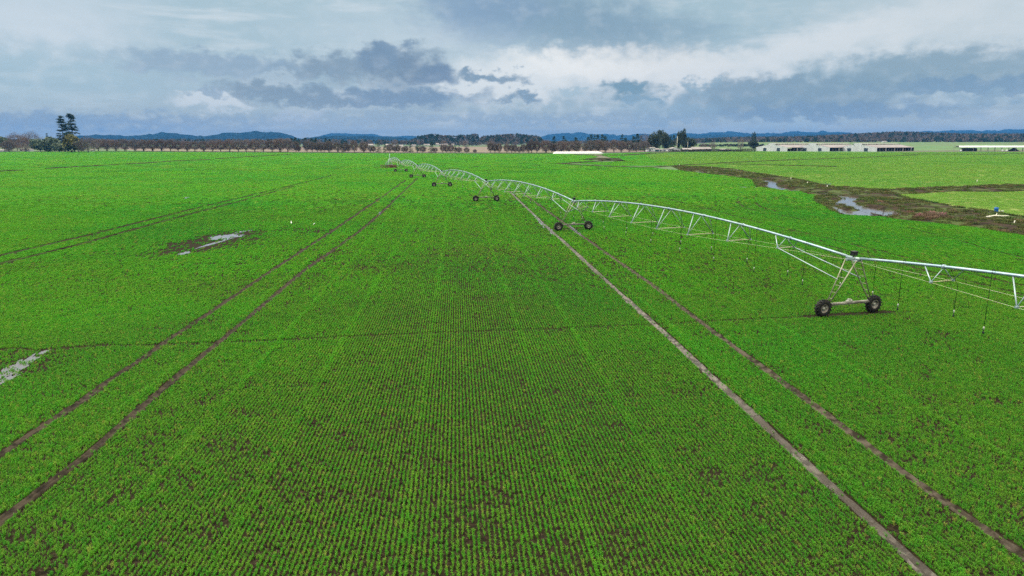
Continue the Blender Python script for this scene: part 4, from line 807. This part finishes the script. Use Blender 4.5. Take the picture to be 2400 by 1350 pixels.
house('shed', 1690, 1714, 354.2, 351., 349.2, 'low pale roofed shed left of the three white barns', depth=16, wall='dark', roof='whiteroof')
house('shed', -14, 9, 356.2, 352.6, 351.2, 'white shed cut by the left edge of the picture', depth=8)
house('shed', 59, 70, 354.9, 350.8, 349.2, 'small white shed under the left trees', depth=7, gable=True)
house('shed', 47, 53, 354.2, 350.2, 348.8, 'tiny grey shed left of the small white shed', depth=6, wall='whiteroof')
house('shed', 213, 218, 354.9, 352.2, 351, 'tiny white hut right of the two tall firs', depth=4)
for i, (a, c, yb, ye, yr, lb) in enumerate([(862, 874, 341.5, 339.5, 337.8, 'far white house, leftmost beyond the bare trees'), (904, 911, 343, 340, 337.6, 'far white house beside the right evergreen of the pair'), (919, 926, 342.5, 341, 340, 'tiny far white house'), (935, 944, 343.5, 341.5, 339.8, 'far white house with a pale roof left of centre'), (963, 974, 342.5, 340.6, 339.4, 'far wide white house left of the round evergreen'),
                                           (994, 1007, 340.8, 338.9, 337.8, 'far long white building left of the broadest evergreen'), (1022, 1028, 340, 338, 336.2, 'far small white house under the dark wood'), (1031, 1039, 340.6, 339, 338, 'far low white house under the dark wood'), (1040, 1049, 340.3, 338.6, 337.4, 'far white building, rightmost but one'), (1059, 1064, 340.5, 338.5, 337.5, 'far tiny white house, rightmost of the far houses'), (639, 646, 332.6, 331, 330, 'white roofed house on the far slope above the left tree row'), (2069, 2078, 333.4, 332, 331, 'tiny white house at the edge of the right wood')]):
    house('house', a, c, yb, ye, yr, lb, D=1250 if i not in (10, 11) else 1650, depth=10, group='far white houses')
def barn(px0, px1, py, lb, th=R(54), length=80., pxe=None):
    c1 = np.array([*g(px1, py), 0]); ax = np.array([math.sin(th), math.cos(th), 0]); fr = np.array([math.cos(th), -math.sin(th), 0])
    lo, hi = 5., 90.
    for _ in range(40):
        wv = (lo+hi)/2; q = c1 - fr*wv
        if pxof(q[0], q[1]) > px0: lo = wv
        else: hi = wv
    c0 = c1 - fr*wv; ze, zr = 4.6, 8.1; o = empty('barn', tuple(c0), lb, 'barn', 'white barns', 0.)
    Pp = lambda x, y, z: fr*x + ax*y + UP*z
    b = MB(); m_ = wv/2; mw = wv*.12; zm = 9.3
    b.add([Pp(0, 0, 0), Pp(wv, 0, 0), Pp(wv, 0, ze), Pp(m_+mw, 0, zr-.4), Pp(m_+mw, 0, zm), Pp(m_, 0, zm+.5), Pp(m_-mw, 0, zm), Pp(m_-mw, 0, zr-.4), Pp(0, 0, ze)], [tuple(range(9))])
    b.add([Pp(0, .3, 0), Pp(wv, .3, 0), Pp(wv, .3, ze), Pp(m_, .3, zr), Pp(0, .3, ze)], [(4, 3, 2, 1, 0)]); b.build('front_wall', M['white'], o)
    b = MB(); b.box(Pp(m_, length, ze/2), (wv, .3, ze), axes=np.array([fr, ax, UP])); b.box(Pp(.15, length*.5, .6), (.2, length-1, 1.2), axes=np.array([fr, ax, UP])); b.box(Pp(wv-.15, length*.5, .45), (.2, length-1, .9), axes=np.array([fr, ax, UP]))
    b.box(Pp(wv*.55, length*.5, 1.5), (wv*.5, length*.8, 2.6), axes=np.array([fr, ax, UP])); b.build('stalls', M['dark'], o)
    for sg in (0, 1):
        b = MB(); xe = -.6 if sg == 0 else wv+.6; xm = m_-mw if sg == 0 else m_+mw
        b.add([Pp(xe, .02, ze-.15), Pp(xm, .02, zr-.3), Pp(xm, length, zr-.3), Pp(xe, length, ze-.15), Pp(xe, .02, ze), Pp(xm, .02, zr-.12), Pp(xm, length, zr-.12), Pp(xe, length, ze)], [(4, 5, 6, 7), (0, 3, 2, 1), (0, 1, 5, 4), (3, 7, 6, 2), (0, 4, 7, 3)]); b.build('roof', M['pinkroof'] if sg else M['whiteroof'], o)
    b = MB(); b.add([Pp(m_-mw, .02, zm), Pp(m_, .02, zm+.5), Pp(m_+mw, .02, zm), Pp(m_-mw, length, zm), Pp(m_, length, zm+.5), Pp(m_+mw, length, zm)], [(0, 3, 4, 1), (1, 4, 5, 2)]); n = int(length/6)
    for i in range(n+1):
        for x in (m_-mw, m_+mw): b.box(Pp(x, .3 + i*(length-.6)/n, zr+.35), (.2, 2.2 if i % 3 else 4., 1.0 if i % 2 else .9), axes=np.array([fr, ax, UP]))
    b.build('ridge_vent', M['whiteroof'], o)
    for x in (.285, .72): b = MB(); b.box(Pp(wv*x, -.05, 1.95), (wv*.10, .12, 3.9), axes=np.array([fr, ax, UP])); b.build('door', M['bluedoor'], o)
    n = int(length/7)
    for i in range(1, n+1): b = MB(); b.box(Pp(wv, i*length/n-.2, ze/2), (.3, .3 if i % 3 else 2.4, ze), axes=np.array([fr, ax, UP])); b.build('side_post', M['whiteroof'], o)
    return o
barn(1772, 1845, 354.8, 'leftmost of the three white gabled barns', length=78)
barn(1864, 1944, 355.0, 'middle one of the three white gabled barns', length=78)
barn(1965, 2055, 355.4, 'rightmost white barn, with its long open side showing', length=92)
def open_shed():
    Y = g(2320, 354.6)[1]; X0, X1 = xat(2241, Y), xat(2470, Y); L = X1-X0; zr, ze = zat(341.6, Y), zat(345, Y); o = empty('open_shed', (X0, Y, 0), 'long open sided shed with a pale roof at the right edge', 'shed')
    b = MB(); b.add([(-.5, -6, ze-.2), (L, -6, ze-.2), (L, 0, zr), (2., 0, zr), (-.5, 6, ze-.2), (L, 6, ze-.2), (-.5, -6, ze), (L, -6, ze), (L, 0, zr+.2), (2., 0, zr+.2), (-.5, 6, ze), (L, 6, ze)], [(6, 7, 8, 9), (9, 8, 11, 10), (0, 1, 7, 6), (0, 3, 2, 1), (3, 4, 5, 2), (0, 6, 9, 3), (3, 9, 10, 4)]); b.build('roof', M['paleroof'], o)
    for i in range(15):
        for y in (-5.5, 5.5): b = MB(); b.box((i*L/14 + .3*(i == 0), y, (ze-.2)/2), (.28, .28, ze-.2)); b.build('post', M['oldpost'] if i % 2 else M['whiteroof'], o)
    for px, wpx, top, nm, lb, mt in ((2271, 33, 347.2, 'bale_stack', 'dark stack of bales under the left end of the open shed', 'dark'), (2375, 24, 346.2, 'tarped_heap', 'dark tarpaulin covered heap under the open shed', 'dark')):
        w_ = wpx*Y*CP/F; h_ = zat(top, Y); q = empty(nm, (xat(px, Y), Y, 0), lb, 'heap'); b = MB()
        if nm == 'bale_stack':
            for i in range(6):
                for j in range(3): b.box(((i-2.5)*w_/6, random.uniform(-.2, .2), (j+.5)*h_/3), (w_/6-.08, 4 - j*.3, h_/3-.06))
            b.build('bales', M[mt], q)
            b = MB(); b.box((0, .1, h_ + .15), (w_*.9, 3.2, .25)); b.build('cover', M['hedge'], q)
        else:
            n = 18; vs = []; fs = []
            for i in range(n+1):
                x = (i/n-.5)*w_*1.3; z = h_*math.exp(-(x/(w_*.36))**2)
                for y, k in ((-4, 0), (-2, .75), (0, 1), (2, .75), (4, 0)): vs.append((x, y, z*k + random.uniform(0, .15)*k))
                if i: fs += [((i-1)*5+j, (i-1)*5+j+1, i*5+j+1, i*5+j) for j in range(4)]
            b.add(vs, fs, True); b.build('tarpaulin', M[mt], q)
            b = MB()
            for x, y in ((-w_*.2, -3), (w_*.15, -2.6), (0, 2.6)): b.lathe([(-.12, .25), (-.12, .5), (.12, .5), (.12, .25), (-.12, .25)], (0, 0, 1), (x, y, h_*.72), 12)
            b.build('weight_tyres', M['tyre'], q)
    for px, lb in ((2252, 'white bag at the left end of the open shed'), (2349, 'white wrapped bale under the open shed, left of two'), (2359, 'white wrapped bale under the open shed, right of two')):
        b = MB(); b.lathe([(-.9, 0), (-.9, .8), (-.7, 1.), (.7, 1.), (.9, .8), (.9, 0)], (1, .2, 0), (0, 0, .95), 14); tag(b.build('wrapped_bale', M['plastic'], None, (xat(px, Y-8), Y-8, 0)), lb, 'bale', 'white wrapped bales')
open_shed()
# long white plastic cover at the far edge of the wheat
def cover():
    a, c = g(1296, 360.4), g(1413, 359.8); L = np.hypot(*(c-a)); o = empty('plastic_cover', (*a, 0), 'long low white plastic covered heap at the far edge of the wheat', 'plastic cover', None, math.atan2(*(c-a)[::-1])); n = 60; vs = []; fs = []
    for i in range(n+1):
        x = L*i/n; e = min(1, i/3, (n-i)/6); hgt = 2.0*e**.6 + random.uniform(-.06, .06); hw = 5.*max(.15, e**.7)
        for j in range(9): t = math.pi*j/8; vs.append((x, -math.cos(t)*hw, math.sin(t)**.8*hgt if 0 < j < 8 else 0))
        if i: fs += [((i-1)*9+j, (i-1)*9+j+1, i*9+j+1, i*9+j) for j in range(8)]
    b = MB(); b.add(vs, [f[::-1] for f in fs], True); b.build('film', M['plastic'], o); b = MB()
    for i in range(2, 18): 
        x = L*i/20; b.tube([(x, -math.cos(math.pi*j/8)*5.02, math.sin(math.pi*j/8)**.8*2.03 + .02) for j in range(1, 8)], .05, 4)
    b.build('tie_straps', M['whiteroof'], o)
cover()
# dark hedge in front of the farm sheds
def hedge():
    a, c = np.array(g(1566, 356.2)), np.array(g(1771, 355.3)); L = np.hypot(*(c-a)); r = np.random.RandomState(5); n = 5200; t = r.rand(n); C = np.c_[a + (c-a)*t[:, None], np.zeros(n)] + np.c_[r.normal(0, .8, (n, 2)), r.uniform(.1, 2.9, n)*(.75 + .5*vnoise(t*L, t*0, 6, 3))]
    b = MB(); Dv = rvec(n, r) + [0, 0, .4]; Dv /= np.linalg.norm(Dv, axis=1)[:, None]; b.tris(slivers(C, Dv, r.uniform(.4, .9, n), r.uniform(.3, .7, n), r))
    b.build('foliage', M['hedge'], o := empty('hedge', (0, 0, 0), 'long low dark hedge in front of the farm sheds', 'hedge')); b = MB()
    for i in range(60): p = a + (c-a)*(i+.5)/60; b.tube([(*p, -.05), (*(p + r.normal(0, .1, 2)), 1.2)], .06, 5)
    b.build('stems', M['bark'], o)
hedge()
def pole(px, py, top, lb, r=.14, mat='post', arms=True, D=None):
    X, Y = g(px, py); h_ = zat(top, Y); o = empty('utility_pole', (X, Y, 0), lb, 'pole'); b = MB(); b.tube([(0, 0, -.1), (0, 0, h_*.5), (0, 0, h_)], [r*1.2, r, r*.7], 8); b.build('pole', M[mat], o)
    if arms:
        b = MB(); b.box((0, 0, h_-.5), (1.8, .12, .14)); b.build('crossarm', M['oldpost'], o)
        for x in (-.75, 0, .75): b = MB(); b.lathe([(0, 0), (0, .05), (.16, .07), (.2, 0)], (0, 0, 1), (x, 0, h_-.43), 8); b.build('insulator', M['white'], o)
pole(1586, 354.9, 319, 'pale tall utility pole in front of the ragged tall trees', .30)
pole(1611, 354.8, 332, 'shorter pale pole right of the tall utility pole', .2)
pole(1741, 354.6, 341, 'thin dark pole, left one of two before the white barns', .16, 'oldpost'); pole(1762, 354.5, 339.5, 'thin dark pole, right one of two before the white barns', .16, 'oldpost')

# fence stakes along the creek
def stake(px, py, top, lb, mat='post', lean=0., r=.06):
    X, Y = g(px, py); h_ = zat(top, Y); b = MB(); b.tube([(0, 0, -.1), (lean*h_*.5, 0, h_*.5), (lean*h_, 0, h_)], [r, r*.95, r*.85], 7); b.lathe([(h_-.03, r*.85), (h_+.03, r*.6), (h_+.04, 0)], (0, 0, 1), (lean*h_, 0, 0), 7)
    tag(b.build('fence_stake', M[mat], None, (X, Y, 0)), lb, 'stake', 'stakes along the creek')
ST = [(1667, 396, 391.5), (1697, 400, 396.5), (1727, 402, 397.5), (1766, 408.5, 404), (1793.5, 414.5, 409.5), (1853.5, 423, 416), (1892, 434, 426.5), (1938.5, 441.5, 434.5)]
for i, (px, a, t) in enumerate(ST): stake(px, a, t, 'white stake beside the creek, %s from the far end' % ORD[i+1], r=.10)
stake(1983, 448, 440, 'dark stake on the bank above the wide pool', 'oldpost', r=.09); stake(1766.5, 409.5, 403, 'short dark stump beside the far creek stakes', 'oldpost', .05, .16); stake(2069, 505, 491.5, 'dark thin stick standing in the wide pool', 'oldpost', .06, .05)
stake(2375, 529, 517, 'pale leaning stake on the rough bank near the right edge', 'post', .18, .09); stake(2289.5, 428, 421.5, 'lone white stake out on the pasture', r=.09); stake(1592, 389.5, 385, 'first white stake where the creek meets the ditch', r=.10)
stake(2297, 523, 518.5, 'short pale stub on the rough bank', 'post', -.5, .07)
# blue drum on the pasture edge, pale pipe behind, driftwood
X, Y = g(2334, 499.5); o = empty('drum', (X, Y, 0), 'bright blue plastic drum standing at the edge of the pasture', 'drum')
b = MB(); b.lathe([(0, 0), (0, .27), (.04, .30), (.28, .30), (.30, .315), (.33, .30), (.6, .30), (.62, .315), (.65, .30), (.86, .29), (.9, .26), (.9, 0)], (0, 0, 1), (0, 0, .02), 20); b.build('body', M['blue'], o); b = MB(); b.lathe([(0, .06), (.05, .06), (.05, 0)], (0, 0, 1), (.12, 0, .92), 10); b.build('cap', M['black'], o)
a, c = g(2316, 497.2), g(2352, 496.6); b = MB(); b.tube([(*a, .08), (*((a+c)/2), .12), (*c, .08)], .08, 8); b.tube([(*(c-[.3, 0]), .1), (*c, .1)], .11, 8); tag(b.build('pipe', M['weight']), 'pale pipe lying on the grass behind the blue drum', 'pipe')
a, c = g(2312, 514.5), g(2363, 513); b = MB(); b.tube([(*a, .35), (*(a + (c-a)*.4), .5), (*(a + (c-a)*.7), .42), (*c, .5)], [.16, .14, .10, .05], 8); b.tube([(*(a + (c-a)*.4), .5), (*(a + (c-a)*.62 + [0, .8]), .8)], [.07, .02], 6); tag(b.build('driftwood', M['post']), 'bleached grey branch lying on the rough creek bank', 'branch')
a, c = g(2041, 503.5), g(2066, 507); b = MB(); b.tube([(*a, .3), (*(a + (c-a)*.35), .12), (*c, .16)], [.12, .16, .1], 8); b.tube([(*(a + (c-a)*.35), .15), (*(a + (c-a)*.2 + [.3, -.2]), .55)], [.06, .02], 6); tag(b.build('sunken_log', M['oldpost']), 'black log lying at the near rim of the wide pool', 'log')
# birds
def bird(px, py, sc, lb, rz=0., mat='feather'):
    X, Y = g(px, py); o = empty('bird', (X, Y, 0), lb, 'bird', 'birds standing in the wheat', rz); o.scale = (sc,)*3; b = MB()
    b.tube([(-.20, 0, .24), (-.12, 0, .27), (0, 0, .30), (.10, 0, .34), (.15, 0, .42), (.17, 0, .50), (.21, 0, .53), (.25, 0, .525), (.32, 0, .515)], [.01, .05, .085, .075, .045, .038, .045, .03, .006], 10); b.build('body', M[mat], o)
    for sg in (-1, 1): b = MB(); b.add([(.08, sg*.08, .34), (-.06, sg*.095, .33), (-.26, sg*.05, .24), (-.1, sg*.1, .26), (.06, sg*.09, .28), (0, sg*.07, .3)], [(0, 1, 2, 3, 4), (0, 5, 1), (1, 5, 2), (2, 5, 3), (3, 5, 4), (4, 5, 0)]); b.build('wing', M['featherdark'], o)
    for sg in (-1, 1): b = MB(); b.tube([(0, sg*.03, .24), (.02, sg*.03, .12), (-.01, sg*.03, .0)], .008, 5); b.tube([(-.01, sg*.03, .005), (.06, sg*.03, .005)], .007, 4); b.build('leg', M['featherdark'], o)
bird(683, 526.5, .85, 'white bird with dark wings standing in the wheat left of the ruts, left of two', 1.9); bird(735.5, 528.5, .62, 'smaller white bird in the wheat nearer the rut, right of two', .6)
def flyer():
    D = 330; X = xat(2114, D, zat(272, D)); o = empty('bird', (X, D, zat(272.6, D)), 'dark bird flying low in the clouds above the right barn', 'bird', None, .4); b = MB(); b.tube([(-.4, 0, 0), (-.2, 0, .02), (0, 0, .03), (.2, 0, .04), (.33, 0, .06), (.42, 0, .05)], [.03, .08, .1, .08, .05, .01], 8); b.build('body', M['featherdark'], o)
    for sg in (-1, 1): b = MB(); b.add([(.12, sg*.06, .05), (-.16, sg*.06, .04), (-.1, sg*.5, .2), (.12, sg*.48, .22), (-.08, sg*.95, .12), (0, sg*.98, .13), (0, sg*.06, .0)], [(0, 1, 2, 3), (3, 2, 4, 5), (0, 6, 1)]); b.build('wing', M['featherdark'], o)
flyer()

# ------------------------------------------------------------------ air
HAZE = 7e-5
if HAZE:
    b = MB(); b.box((0, 5500, 112), (34000, 17000, 226)); m = bpy.data.materials.new('haze_air'); m.use_nodes = True; T = NT(m.node_tree); out = T.add('ShaderNodeOutputMaterial'); v = T.add('ShaderNodeVolumePrincipled')
    v.inputs['Color'].default_value = (.05, .23, .60, 1); v.inputs['Density'].default_value = HAZE; v.inputs['Anisotropy'].default_value = 0.; T.t.links.new(v.outputs[0], out.inputs['Volume']); tag(b.build('haze', m), 'thin blue haze over the plain', 'haze', kind='stuff')

SC.render.engine = 'CYCLES'; cy = SC.cycles; cy.max_bounces = 5; cy.diffuse_bounces = 3; cy.glossy_bounces = 2; cy.transmission_bounces = 3; cy.volume_bounces = 0; cy.caustics_reflective = False; cy.caustics_refractive = False
cy.use_denoising = False; cy.use_adaptive_sampling = False
try: cy.denoiser = 'OPENIMAGEDENOISE'; cy.denoising_input_passes = 'RGB_ALBEDO_NORMAL'; cy.denoising_prefilter = 'ACCURATE'
except Exception as e: print(e)
cy.sample_clamp_indirect = 4
